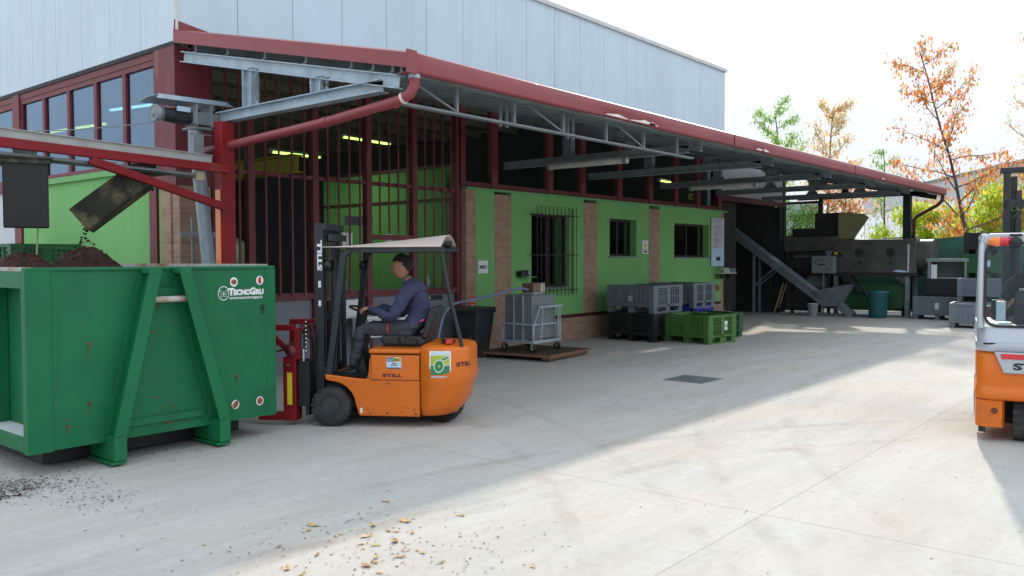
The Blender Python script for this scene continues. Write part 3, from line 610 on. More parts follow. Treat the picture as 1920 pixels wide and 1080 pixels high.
b.bar((1.2, 0, cz(1.2) + .055), (5.62, 0, cz(5.62) + .055), .32, .006)
for s in (-.175, .175): b.bar((1.2, s, cz(1.2) + .148), (5.62, s, cz(5.62) + .148), .03, .008)
b.build('trough', M['trough'], gn)
b = B(); b.bar((1.2, .0, cz(1.2) - .10), (5.55, 0, cz(5.55) - .10), .30, .03); b.build('lower_tray', M['galvd'], gn)
b = B(); 
b = None
for x in (3.15, 4.35, 5.4): B().bb(x, x + .1, -.19, -.13, cz(x) - .17, cz(x) - .07).build('bracket', M['plank'], gn)
# chutes
c1 = thing('discharge_chute', 'black square chute hanging straight down over the left heap', 'chute', (3.57, YC, 2.79), -20)
b = B(); w = .20
for s in (-1, 1):
    b.bb(s * w - .006, s * w + .006, -w, w, -.70, 0); b.bb(-w + .006, w - .006, s * w - .006, s * w + .006, -.70, 0)
b.build('duct', M['chuted'], c1)
b = B(); b.bb(-.25, .25, -.25, .25, 0, .02); b.bb(-.23, .23, -.23, .23, -.05, -.001); b.build('flange', M['chute'], c1, .004)
b = B(); b.bb(-.11, .11, -.11, .11, .02, .12); b.build('neck', M['galvd'], c1)
c2 = thing('discharge_chute', 'stained square chute swung sideways over the taller heap', 'chute', (4.83, YC, 2.72))
ax = Vector((-.62, .40, -.60)).normalized(); s1 = ax.cross(Vector((0, 1, 0))).normalized(); s2 = s1.cross(ax)
rot = Matrix((s1, s2, ax)).transposed() @ Matrix.Rotation(R(-28), 3, 'Z')
b = B(); w = .145
for s in (-1, 1):
    b.box(Vector(rot @ Vector((s * w, 0, .42))), (.012, 2 * w, .84), rot); b.box(Vector(rot @ Vector((0, s * w, .42))), (2 * w - .012, .012, .84), rot)
b.build('duct', M['chute'], c2)
b = B(); b.bb(-.20, .24, -.2, .2, .02, .04); b.bb(-.1, .12, -.1, .1, .04, .14); b.box(rot @ Vector((0, 0, .02)), (.34, .34, .03), rot); b.build('flange', M['chuted'], c2, .004)
b = B()
rr = random.Random(5)
for k in range(22):
    z = rr.uniform(-.66, -.38) ; x = rr.gauss(-.52, .03); y = rr.gauss(.33, .03); q = rr.uniform(.006, .02)
    b.box((x, y, z - .15), (q * 1.6, q, q), Matrix.Rotation(rr.random() * 3, 3, 'X'))
fl = b.build('falling_pomace', M['pomace']); fl.location = (4.83, YC, 2.72); tag(fl, 'crumbs of pomace falling from the tilted chute', 'pomace crumbs', kind='stuff')
# screw conveyor tube with gear motor and rain cover
sc = thing('screw_conveyor', 'grey screw conveyor tube leaning by the red post under a small rain cover', 'screw conveyor', (5.75, 9.95, 0))
b = B(); b.cyl((.28, .0, .0), (-.06, 0, 3.40), .085, n=20); b.build('tube', M['galv'], sc)
b = B(); b.bb(-.20, -.06, -.22, -.08, 2.95, 3.3); b.bb(-.16, .1, -.15, .12, 3.38, 3.41); b.bb(-.25, .12, -.2, -.17, 3.30, 3.315);b.build('top_flange', M['galvd'], sc, .004)
b = B(); b.bb(-.13, .22, -.12, .12, 3.44, 3.60); b.bb(-.10, -.08, -.13, .13, 3.42, 3.70); b.bb(.1, .12, -.13, .13, 3.42, 3.70); b.build('gearbox', M['galvd'], sc, .01)
b = B(); b.cyl((-.50, 0, 3.53), (-.13, 0, 3.53), .085, n=20)
for k in range(12): 
    t = k * math.pi / 6; b.bar((-.36, .088 * math.cos(t), 3.53 + .088 * math.sin(t)), (-.15, .088 * math.cos(t), 3.53 + .088 * math.sin(t)), .012, .012)
mo = b.build('motor', M['mast'], sc)
b = B(); b.lathe([(.0, 0), (.03, 0), (.03, .01), (.085, .01), (.105, 0), (.105, .10), (.09, .10)], (-.60, 0, 3.53), (1, 0, 0), 24); b.build('fan_cover', M['galvd'], mo)
b = B(); b.bb(-.33, -.17, -.10, -.06, 3.58, 3.64); b.build('terminal_box', M['bluew'], mo)
b = B()
b.add([(-.62, -.12, 3.70), (.42, -.12, 3.72), (.36, -.06, 3.785), (-.55, -.06, 3.765), (-.55, .24, 3.765), (.36, .24, 3.785), (.42, .32, 3.72), (-.62, .32, 3.70)], [(0, 1, 2, 3), (3, 2, 5, 4), (4, 5, 6, 7)])
rc = b.build('rain_cover', M['galv'], sc); q = rc.modifiers.new('t', 'SOLIDIFY'); q.thickness = .006
# service pipes behind the post
sp = thing('pipe_bracket', 'thin grey pipes clamped to dark brick corner behind screw tube', 'pipes', (6.0, 10.4, 0))
b = B(); b.cyl((-.05, .1, 0), (-.05, .1, 2.3), .02, n=8); b.cyl((.15, .05, 0), (.15, .05, 2.6), .03, n=8); b.bb(-.3, .25, -.05, 0, 2.05, 2.12); b.build('pipe', M['galvd'], sp)
b = B(); b.cyl((.02, -.02, 1.0), (.02, -.02, 2.05), .018, n=8); b.build('blue_pipe', M['hose'], sp)
cb = B(); pts = []
for k in range(25):
    t = k / 24; p = Vector((5.2, 9.8, 3.42)).lerp(Vector((1.0, 10.2, 3.4)), t); p.z -= .30 * math.sin(math.pi * min(1, t * 1.0)); pts.append(p)
cb.tube(pts, .006, 5); tag(cb.build('hanging_cable', M['galvd']), 'thin grey cable sagging above the conveyor trough', 'cable')

# ================================================================ ROLL-OFF CONTAINER
ct = thing('roll_off_container', 'big green hook-lift skip with slanted legs and a hook bar on its front', 'skip', (2.675, 7.24, 0), 0)
L_, H0, H1, WD = 4.9, .20, 1.66, 2.30
b = B()
b.bb(0, WD, .014, .06, H0, H1)                         # front plate, its skin slightly buckled
nx, nz_ = 60, 34
b.add([(WD * i / nx, .012 * max(0, min(1, .45 + .9 * noise.noise(Vector((i * .09, j * .11, 1))) + .25 * noise.noise(Vector((i * .31, j * .3, 4))))) * min(1, 6 * min(i / nx, 1 - i / nx)) , H0 + (H1 - H0) * j / nz_) for i in range(nx + 1) for j in range(nz_ + 1)],
      [(i * (nz_ + 1) + j, (i + 1) * (nz_ + 1) + j, (i + 1) * (nz_ + 1) + j + 1, i * (nz_ + 1) + j + 1) for i in range(nx) for j in range(nz_)], 0, True)
b.bb(0.19, .22, .06, L_, H0, H1); b.bb(WD - .09, WD - .05, .06, L_, H0, H1); b.bb(.09, WD - .09, L_ - .06, L_, H0, H1)
b.bb(.05, WD - .05, .06, L_, H0, H0 + .05)
b.build('body', M['cgreen'], ct)
b = B(); b.bb(-.01, .185, -.01, .08, H0 - .01, H1 + .005); b.bb(WD - .10, WD + .01, -.004, .08, H0 - .006, H1 + .005)
y = .9
while y < L_: b.bb(.02, .188, y, y + .10, H0 + .13, H1 - .14); b.bb(WD - .05, WD + .03, y, y + .1, H0 + .16, H1 - .12); y += .8
b.bb(-.008, .188, .082, L_, H0, H0 + .13); b.bb(-.008, .188, .082, L_, H1 - .14, H1)
b.build('side_rib', M['cgreen'], ct, .006)
B().bb(.0, .186, .084, L_, H0 + .131, H0 + .136).build('lit_dusty_ledge', M['offw'], ct)  # off-white plate: light on the rail top painted in, with some dust
B().bb(.22, WD - .22, .32, L_ - .1, .03, H0 - .004).build('under_shade_block', M['black'], ct)  # solid black block added so the space beneath the skip goes dark
b = B(); b.bb(0, WD, -.012, .07, H1 + .001, H1 + .028); b.build('front_rim', M['cgreen'], ct, .006)
b = B(); b.bb(WD - .11, WD - .02, .08, L_, H1, H1 + .045); b.bb(.0, .09, .08, L_, H1, H1 + .03); b.bb(.09, WD - .11, L_ - .08, L_, H1, H1 + .04)
b.bb(WD - .112, WD - .092, .08, L_, 1.0, H1 + .02); b.build('top_rim', M['rustrim'], ct)
b = B(); b.bb(.12, .13 + .01, .1, L_, .3, .31); b.build('floor_lip', M['rust'], ct)
# slanted A legs on the front: top at x=.97/.1.3, bottom at .68/1.66
def leg(xt, xb, s):
    b = B()
    fn = lambda u, v, t: (u, t, v)
    # outer flange facing the viewer
    b.prism([(xt - .055, H1 - .03), (xt + .055, H1 - .03), (xb + .055, .26), (xb - .055, .26)], -.165, -.15, fn)
    b.prism([(xt - .008, H1 - .03), (xt + .008, H1 - .03), (xb + .008, .26), (xb - .008, .26)], -.15, 0, fn)
    b.prism([(xt - .07, H1 - .03), (xt + .07, H1 - .03), (xb + .07, .26), (xb - .07, .26)], -.012, -.001, fn)
    b.prism([(xt - .055, H1 - .03), (xt + .055, H1 - .03), (xt + .055, H1 + .02), (xt - .055, H1 + .02)], -.165, 0.0, fn)
    return b.build('slanted_leg', M['cgreen'], ct, .003)
leg(.985, .66, 0); leg(1.27, 1.64, 1)
for xb, s in ((.66, -1), (1.64, 1)):
    b = B(); b.bb(xb - .055, xb + .055, -.16, .3, .05, .26); b.bb(xb - .075, xb + .055, -.15, .3, .02, .045); b.build('foot', M['cgreen'], ct, .006)
    b = B(); b.bb(xb - .05, xb + .05, .3, L_ - .2, .06, H0 - .002); b.build('skid_rail', M['machd'], ct)
b = B(); b.cyl((.93, -.09, 1.40), (1.33, -.09, 1.40), .028, n=14); b.build('hook_bar', M['rustrim'], ct)
B().bb(.95, 1.31, -.03, 0, 1.43, 1.50).build('cross_plate', M['cgreen'], ct); B().bb(.80, 1.50, -.02, 0, .30, .36).build('cross_plate', M['cgreen'], ct)
b = B()
for x, z in ((.48, .55), (.48, 1.05), (1.87, .62), (.30, .38)): B().cyl((x, -.012, z), (x, .0, z), .014, n=10).build('weld_lug', M['rust'], ct)
rr = random.Random(11)
b = B()
for cx, cz_, n, sp in ((.0, 1.02, 10, .03), (1.28, .30, 14, .07), (1.12, .29, 8, .06), (1.0, 1.15, 6, .10), (.62, .35, 5, .3), (1.5, .5, 5, .3), (.98, .5, 5, .25)):
    for k in range(n):
        x, z = cx + rr.gauss(0, sp), cz_ + rr.gauss(0, sp * .5); q = rr.uniform(.004, .016)
        if .01 < x < WD - .02 and H0 < z < H1:
            pts = [(x + q * math.cos(a) * rr.uniform(.5, 1.3), -.0025, z + q * math.sin(a) * rr.uniform(.5, 1.3)) for a in [i * math.pi / 3 for i in range(6)]]
            b.add(pts, [tuple(range(6))])
for x, z, h_ in ((.48, .54, .10), (.48, 1.04, .14), (1.87, .61, .08), (.30, .37, .07), (1.10, 1.385, .09), (1.20, 1.385, .05), (2.25, .9, .2), (.02, .9, .3)):
    b.add([(x - .004, -.0027, z), (x + .004, -.0027, z), (x + .001, -.0027, z - h_), (x - .001, -.0027, z - h_)], [(0, 1, 2, 3)])
b.build('rust_spots', M['rust'], ct)
b = B()
for k in range(9):
    x, z = rr.uniform(.22, .25), .72 + k * .07
    b.add([(x, -.0025, z), (x + .006, -.0025, z), (x + .004, -.0025, z + .05 * rr.random() + .01), (x - .002, -.0025, z + .03)], [(0, 1, 2, 3)])
for k in range(40):
    x, z = rr.uniform(.1, WD), rr.uniform(.25, 1.6); q = rr.uniform(.002, .006); b.add([(x, -.0026, z), (x + q, -.0026, z), (x + q, -.0026, z + q * 2), (x, -.0026, z + q)], [(0, 1, 2, 3)])
b.build('paint_scratches', M['cgreen'], ct)
# lettering and stickers
yt = -.004
lg = B()
cx, cz_, r0 = 1.735, 1.43, .062
n = 28
for k in range(n):
    a, c_ = 2 * math.pi * k / n, 2 * math.pi * (k + 1) / n
    lg.add([(cx + r * math.cos(t) * .95, yt, cz_ + r * math.sin(t) * 1.1) for r, t in ((r0, a), (r0, c_), (r0 - .007, c_), (r0 - .007, a))], [(0, 1, 2, 3)])
def petal(ang, rx, rz, d):
    for k in range(14):
        a, c_ = 2 * math.pi * k / 14, 2 * math.pi * (k + 1) / 14; o = []
        for q, t in ((1, a), (1, c_), (.78, c_), (.78, a)):
            u, v = d + rx * q * math.cos(t) + rx * (1 - q) * 0, rz * q * math.sin(t); o.append((cx + u * math.cos(ang) - v * math.sin(ang), yt, cz_ - .008 + u * math.sin(ang) + v * math.cos(ang)))
        lg.add(o, [(0, 1, 2, 3)])
for ang in (R(38), R(142)): petal(ang, .026, .014, .028)
for ang in (R(-42), R(222)): petal(ang, .018, .012, .021)
text('T', .088, (1.79, yt + .0015, 1.412), (1, 0, 0), (0, 0, 1), None, bold=.006, builder=lg)
text('ECNO', .066, (1.842, yt + .0015, 1.412), (1, 0, 0), (0, 0, 1), None, bold=.005, sx=.98, builder=lg)
text('G', .088, (2.018, yt + .0015, 1.412), (1, 0, 0), (0, 0, 1), None, bold=.006, builder=lg)
text('RU', .066, (2.085, yt + .0015, 1.412), (1, 0, 0), (0, 0, 1), None, bold=.005, builder=lg)
text('www.tecnogruspa.it', .042, (1.795, yt + .0015, 1.37), (1, 0, 0), (0, 0, 1), None, bold=.0008, sx=1.06, builder=lg)
lg.build('lettering', M['white'], ct, fixn=False)
text('9', .13, (2.135, yt, 1.215), (1, 0, 0), (0, 0, 1), M['black'], 'number', ct, bold=.004, sx=.75)
for x, z, sh in ((1.845, 1.535, 0), (2.13, 1.545, 1), (1.845, .355, 2), (2.115, .355, 3)):
    b = B(); b.add([(x + .042 * math.cos(t) , yt, z + .045 * math.sin(t)) for t in [k * math.pi / 10 for k in range(20)]], [tuple(range(20))])
    so_ = b.build('round_sticker', M['white'], ct, fixn=False)
    b = B(); b.add([(x + .026 * math.cos(t) * (1 + .3 * rr.random()) * (.7 if sh in (1,) else 1) + (.012 * math.sin(t) if sh == 2 else 0), yt - .002, z + .026 * math.sin(t) * (1 + .3 * rr.random()) * (1.2 if sh else .9)) for t in [k * math.pi / 8 for k in range(16)]], [tuple(range(16))])
    b.build('sticker_picture', M['brownl'] if sh != 1 else M['redl'], so_, fixn=False)

def heap(name, label, loc, rad, h, seed, n=56):
    b = B(); vs = []; rr = random.Random(seed); N = n
    for i in range(N + 1):
        for j in range(N + 1):
            u, v = (i / N * 2 - 1), (j / N * 2 - 1); r = math.hypot(u, v)
            z = h * max(0, 1 - r) ** 1.0 * (1 - .15 * math.exp(-(r * 6) ** 2))
            q = Vector((u * 5, v * 5, seed)); z += (.06 * noise.noise(q) + .045 * noise.noise(q * 3.1) + .03 * noise.noise(q * 7.7)) * (1 if r < 1 else .5) * min(1, h)
            vs.append((u * rad, v * rad, z + rr.uniform(-.006, .006)))
    b.add(vs, [(i * (N + 1) + j, (i + 1) * (N + 1) + j, (i + 1) * (N + 1) + j + 1, i * (N + 1) + j + 1) for i in range(N) for j in range(N)], 0, False)
    for k in range(60):
        a = rr.random() * 6.28; r = rr.random() * .8; q = rr.uniform(.006, .02)
        b.box((rad * r * math.cos(a), rad * r * math.sin(a), h * (1 - r) + .01), (q, q * 1.4, q), Matrix.Rotation(rr.random() * 3, 3, 'Y'))
    o = b.build(name, M['pomace'], None, fixn=False); o.location = loc; return tag(o, label, 'heap')
heap('pomace_heap', 'taller cone of dark brown pomace under the tilted chute', (4.22, 9.72, 1.36), .70, .64, 3)
heap('pomace_heap', 'lower mound of dark pomace under the straight black chute', (3.50, 9.55, 1.38), .66, .54, 8)
b = B(); b.bb(2.93, 4.86, 7.36, 12.1, .26, 1.33); tag(b.build('pomace_fill', M['pomace']), 'dark pomace filling the green skip to near its rim', 'pomace', kind='stuff')
b = B(); b.cyl((0, 0, 0), (.04, 0, .62), .008, n=6); o = b.build('thin_stick', M['plank']); o.location = (3.62, 9.5, 1.72); tag(o, 'thin pale stick standing in the left pomace heap', 'stick')

# ================================================================ PALLET BINS
def make_bin(name, label, loc, rz, m, group, Lx=1.2, Ly=1.0, H=.60, solid=False, tagm=None, cat='crate', ribs=True, tagside=0):
    t = thing(name, label, cat, loc, rz, group); z0 = .13
    b = B(); th = .012
    def side(along, c, a0, a1, out):
        # recessed panel + rails + ribs, on the outside of a wall
        def q(a, a2, d0, d1, z, z2):
            lo, hi = sorted((c + out * d0, c + out * d1))
            if along == 'x': b.bb(a, a2, lo, hi, z, z2)
            else: b.bb(lo, hi, a, a2, z, z2)
        Lh = a1 - a0; mid = (a0 + a1) / 2
        q(a0, a1, -.04, .0, H - .05, H)                       # top rail
        q(a0 + .13, a1 - .13, -.04, 0, z0, z0 + .045)
        for s, e in ((a0, a0 + .13), (mid - .06, mid + .06), (a1 - .13, a1)): q(s, e, -.04, .0, z0, H - .05)
        for s, e in ((a0 + .13, mid - .06), (mid + .06, a1 - .13)):
            if solid: q(s, e, -.04, -.02, z0 + .045, H - .05)
            else:
                zz = z0 + .045
                nz_ = 6; hh = (H - .05 - zz) / nz_
                for k in range(nz_): q(s, e, -.04, -.026, zz + k * hh, zz + k * hh + hh * .72)
            for k in range(1, 4):
                x = s + (e - s) * k / 4; q(x - .007, x + .007, -.026 if not solid else -.02, -.004, z0 + .045, H - .05)
            if ribs: q(s, e, -.026 if not solid else -.02, -.006, (z0 + H) / 2 - .008, (z0 + H) / 2 + .008)
    side('x', -Ly / 2, -Lx / 2 + .04, Lx / 2 - .04, -1); side('x', Ly / 2, -Lx / 2 + .04, Lx / 2 - .04, 1)
    side('y', -Lx / 2, -Ly / 2 + .0, Ly / 2 - .0, -1); side('y', Lx / 2, -Ly / 2, Ly / 2, 1)
    b.bb(-Lx / 2 + .04, Lx / 2 - .04, -Ly / 2 + .04, Ly / 2 - .04, z0, z0 + .03)
    b.build('body', m, t)
    for y in (-Ly / 2 + .07, 0, Ly / 2 - .07):
        k = B(); 
        for x in (-Lx / 2 + .09, 0, Lx / 2 - .09): k.bb(x - .07, x + .07, y - .06, y + .06, .035, z0 - .001)
        k.bb(-Lx / 2 + .02, Lx / 2 - .02, y - .06, y + .06, 0, .034); k.build('runner', m, t)
    if tagm:
        k = B()
        if tagside == 0: k.bb(-Lx / 2 - .008, -Lx / 2 - .002, -.055, .055, .30, .48)
        else: k.bb(-.055, .055, -Ly / 2 - .008, -Ly / 2 - .002, .30, .48)
        k.build('label_plate', tagm, t)
    return t
GG = 'plastic pallet bins'
gb = make_bin('pallet_bin', 'bright green slotted bin standing alone on the floor before the office wall', (16.24, 8.38, 0), -8, M['bingl'], GG, Lx=1.0, Ly=1.15, H=.59, tagm=None)
b = B(); b.bb(.06, .16, -.583, -.577, .27, .46); q = b.build('label_plate', M['white'], gb)
text('01', .09, (.075, -.584, .33), (1, 0, 0), (0, 0, 1), M['mast'], 'lettering', q, bold=.002)
k1 = make_bin('pallet_bin', 'black bin under the nearest grey bin by the office wall', (15.98, 9.55, 0), -3, M['binb'], GG, Lx=1.15, Ly=1.2, H=.60)
k2 = make_bin('pallet_bin', 'nearest weathered grey bin, stacked on a black one by the wall', (15.98, 9.55, .603), -3, M['bing'], GG, Lx=1.15, Ly=1.2, H=.58)
text('21', .13, (-.582, .04, .26), (0, -1, 0), (0, 0, 1), M['white'], 'lettering', k2, bold=.003)
make_bin('pallet_bin', 'second grey bin, one place farther along the office wall', (18.0, 9.75, .603), -2, M['bing'], GG, Lx=1.0, Ly=1.2, H=.58)
make_bin('pallet_bin', 'black bin supporting the second grey bin beside the wall', (18.0, 9.75, 0), -2, M['binb'], GG, Lx=1.0, Ly=1.2, H=.48)
make_bin('blue_crate', 'low bright blue crate squeezed between black and grey bins', (18.0, 9.75, .485), -2, M['blueb'], GG, Lx=.96, Ly=1.16, H=.115, solid=True)
make_bin('pallet_bin', 'dark green bin right behind the bright green one', (17.45, 8.75, 0), -5, M['bindg'], GG, Lx=1.0, Ly=1.1, H=.55)
# far right group
make_bin('pallet_bin', 'grey bin with blue label standing left in the far row', (26.55, 6.1, 0), 4, M['bing'], GG, Lx=1.0, Ly=1.25, H=.66, solid=True, tagm=M['bluew'])
make_bin('pallet_bin', 'nearest pale grey bin of the far row beside the white forklift cab', (23.85, 4.6, 0), 6, M['bing'], GG, Lx=1.0, Ly=1.2, H=.62, solid=True)
make_bin('pallet_bin', 'grey slotted bin on a black base at back of far row', (25.6, 4.75, .60), 3, M['bing'], GG, Lx=1.0, Ly=1.25, H=.60)
make_bin('pallet_bin', 'black base bin below the grey slotted bin at back', (25.6, 4.75, 0), 3, M['binb'], GG, Lx=1.0, Ly=1.25, H=.60)
make_bin('pallet_bin', 'dark green bin with small blue label, third tier of far stack', (27.1, 4.9, 1.2), 0, M['bindg'], GG, Lx=1.0, Ly=1.25, H=.66, solid=True, tagm=M['bluew'])
make_bin('pallet_bin', 'black slotted bin crowning the far stack in front of green netting', (27.1, 4.9, 1.86), 0, M['binb'], GG, Lx=1.0, Ly=1.25, H=.60)
make_bin('pallet_bin', 'dark green bin at the very bottom of the tallest far stack', (27.1, 4.9, 0), 0, M['bindg'], GG, Lx=1.0, Ly=1.25, H=.60)
make_bin('pallet_bin', 'black bin on second tier of the tallest far stack', (27.1, 4.9, .6), 0, M['binb'], GG, Lx=1.0, Ly=1.25, H=.60)
make_bin('pallet_bin', 'grey bin seen through the silver cab, lower one', (24.6, 3.1, 0), 2, M['bing'], GG, Lx=1.0, Ly=1.2, H=.60, solid=True)
make_bin('pallet_bin', 'grey bin seen through the silver cab, upper one', (24.6, 3.1, .6), 2, M['bing'], GG, Lx=1.0, Ly=1.2, H=.60)
make_bin('pallet_bin', 'blue bin seen high through the rear window of the silver cab', (24.6, 2.5, 1.2), 2, M['blueb'], GG, Lx=1.0, Ly=1.2, H=.60)
# bins by the side wall, above the skip rim
for k in range(3): make_bin('pallet_bin', ['lowest', 'middle', 'topmost'][k] + ' dark green bin stacked against the lime wall behind the skip', (5.28, 14.25, k * .665), 0, M['bindg'], GG, Lx=1.0, Ly=1.6, H=.66)

# ================================================================ WHEELS
def tyre(b, c, r, w, ax=(0, 1, 0), n=40, rim=.5, lugs=22):
    c = Vector(c); z = Vector(ax).normalized(); h = w / 2
    b.lathe([(r * rim, -h * .75), (r * (rim + .05), -h * .92), (r * .80, -h), (r * .93, -h * .93), (r * .965, -h * .7), (r * .965, h * .7), (r * .93, h * .93), (r * .80, h), (r * (rim + .05), h * .92), (r * rim, h * .75)], c, z, n)
    a = z.orthogonal().normalized(); d = z.cross(a)
    for k in range(lugs):
        for s in (-1, 1):
            t = 2 * math.pi * (k + (.5 if s > 0 else 0)) / lugs; u = a * math.cos(t) + d * math.sin(t); v = z.cross(u)
            m = Matrix((u, v, z)).transposed(); b.box(c + u * r * .955 + z * s * h * .52, (r * .085, 2 * math.pi * r / lugs * .62, h * .88), m)
def rim(b, c, r, w, ax, side):
    c = Vector(c); z = Vector(ax).normalized() * side
    b.lathe([(0, w * .30), (r * .34, w * .30), (r * .40, w * .24), (r * .42, w * .10), (r * .80, w * .06), (r * .92, w * .34), (r * 1.03, w * .38)], c, z, 28)
    a = z.orthogonal().normalized(); d = z.cross(a)
    for k in range(5):
        t = k * 2 * math.pi / 5; p = c + (a * math.cos(t) + d * math.sin(t)) * r * .6 + z * w * .07; b.cyl(p, p + z * w * .1, r * .06, n=6)

# ================================================================ PEOPLE
def seg_dist(p, a, b):
    ab = b - a; t = max(0, min(1, (p - a).dot(ab) / max(1e-9, ab.length_squared))); return (p - a - ab * t).length
def skinmesh(chains):
    """chains: list of [(pos, rx, ry)...]; the first vertex of later chains is joined to the nearest vertex of what is there"""
    verts = []; edges = []; rad = []
    for ch in chains:
        prev = None
        for i, (p, rx, ry) in enumerate(ch):
            p = Vector(p); idx = None
            for j, v in enumerate(verts):
                if (v - p).length < 1e-4: idx = j
            if idx is None: idx = len(verts); verts.append(p); rad.append((rx, ry))
            if prev is not None: edges.append((prev, idx))
            prev = idx
    me = bpy.data.meshes.new('sk'); me.from_pydata([tuple(v) for v in verts], edges, []); o = bpy.data.objects.new('sk', me); C.objects.link(o)
    o.modifiers.new('s', 'SKIN')
    for i, r in enumerate(rad): me.skin_vertices[0].data[i].radius = r
    me.skin_vertices[0].data[0].use_root = True
    o.modifiers['s'].use_smooth_shade = True
    ss = o.modifiers.new('ss', 'SUBSURF'); ss.levels = 2; ss.render_levels = 2
    dg = bpy.context.evaluated_depsgraph_get(); em = o.evaluated_get(dg).to_mesh()
    vs = [v.co.copy() for v in em.vertices]; fs = [tuple(p.vertices) for p in em.polygons]
    bpy.data.objects.remove(o, do_unlink=True); return vs, fs
def head_mesh(c, f, up, s=1.):
    """c centre of the skull, f facing; about .20 deep, .155 wide, .245 high"""
    f = Vector(f).normalized(); up = Vector(up).normalized(); l = up.cross(f).normalized(); up = f.cross(l)
    vs = []; fs = []; nu, nv = 32, 26
    for j in range(nv + 1):
        ph = math.pi * j / nv; 
        for i in range(nu):
            th = 2 * math.pi * i / nu
            x, y, z = math.sin(ph) * math.cos(th), math.sin(ph) * math.sin(th), math.cos(ph)
            X, Y, Z = x * .102, y * .077, z * .118
            if z < 0: # jaw: narrower, chin forward
                k = -z; Y *= 1 - .30 * k; X *= (1 - .18 * k) if x > 0 else (1 - .50 * k); X += .016 * k; Z *= 1.10
            else: X *= 1.02 if x < 0 else .97
            if x > 0:
                g = math.exp(-((Y / .014) ** 2)) 
                X += g * .026 * math.exp(-((Z + .028) / .016) ** 2) + g * .012 * math.exp(-((Z + .006) / .018) ** 2)     # nose
                X += .007 * math.exp(-((Z - .022) / .010) ** 2) * math.exp(-((Y / .045) ** 2))                            # brow
                X -= .009 * math.exp(-((Z - .004) / .012) ** 2) * (math.exp(-(((Y - .031) / .014) ** 2)) + math.exp(-(((Y + .031) / .014) ** 2)))  # eye sockets
                X += .006 * math.exp(-((Z + .066) / .008) ** 2) * math.exp(-((Y / .024) ** 2))                            # lips
                X += .008 * math.exp(-((Z + .108) / .014) ** 2) * math.exp(-((Y / .022) ** 2))                            # chin
            for sgn in (-1, 1):  # ears
                e = math.exp(-((X + .004) / .014) ** 2) * math.exp(-((Z + .008) / .026) ** 2)
                if sgn * Y > .05: Y += sgn * e * .016
            vs.append(Vector(c) + (f * X + l * Y + up * Z) * s)
    for j in range(nv):
        for i in range(nu): fs.append((j * nu + i, j * nu + (i + 1) % nu, (j + 1) * nu + (i + 1) % nu, (j + 1) * nu + i))
    return vs, fs
def hand_chains(w, fdir, pal, curl=1.0, side=1, n=4):
    """wrist w, direction of the back of the hand fdir, palm normal pal; four unequal fingers curled + thumb off the side"""
    w = Vector(w); f = Vector(fdir).normalized(); p = Vector(pal).normalized(); p = (p - f * p.dot(f)).normalized(); s = f.cross(p).normalized() * side
    ch = []
    for k, (off, ln) in enumerate(((.033, .92), (.011, 1.05), (-.011, 1.0), (-.031, .80))):
        a = w + f * .075 + s * off; pts = [(w + f * .03 + s * off * .6, .011, .011), (a, .0105, .0105)]
        d = f.copy(); L = [.040 * ln, .026 * ln, .020 * ln]; q = a
        for j, l_ in enumerate(L):
            an = curl * (.75 + .25 * k * .2); d = (d * math.cos(an) + p * math.sin(an)).normalized() if j == 0 else (Matrix.Rotation(an * (1 if True else 1), 3, f.cross(p)) @ d).normalized()
            q = q + d * l_; pts.append((q, .0095 - .0008 * j, .0095 - .0008 * j))
        ch.append(pts)
    a = w + f * .02 + s * .022; t1 = a + (s * .8 + f * .55 + p * .25).normalized() * .042; t2 = t1 + (f * .8 + p * .7 + s * .1).normalized() * .032; t3 = t2 + (f * .4 + p * .9).normalized() * .024
    ch.append([(a, .013, .013), (t1, .012, .012), (t2, .0105, .0105), (t3, .009, .009)])
    palm = [(w, .024, .019), (w + f * .04, .036, .017), (w + f * .075, .038, .014)]
    return palm, ch
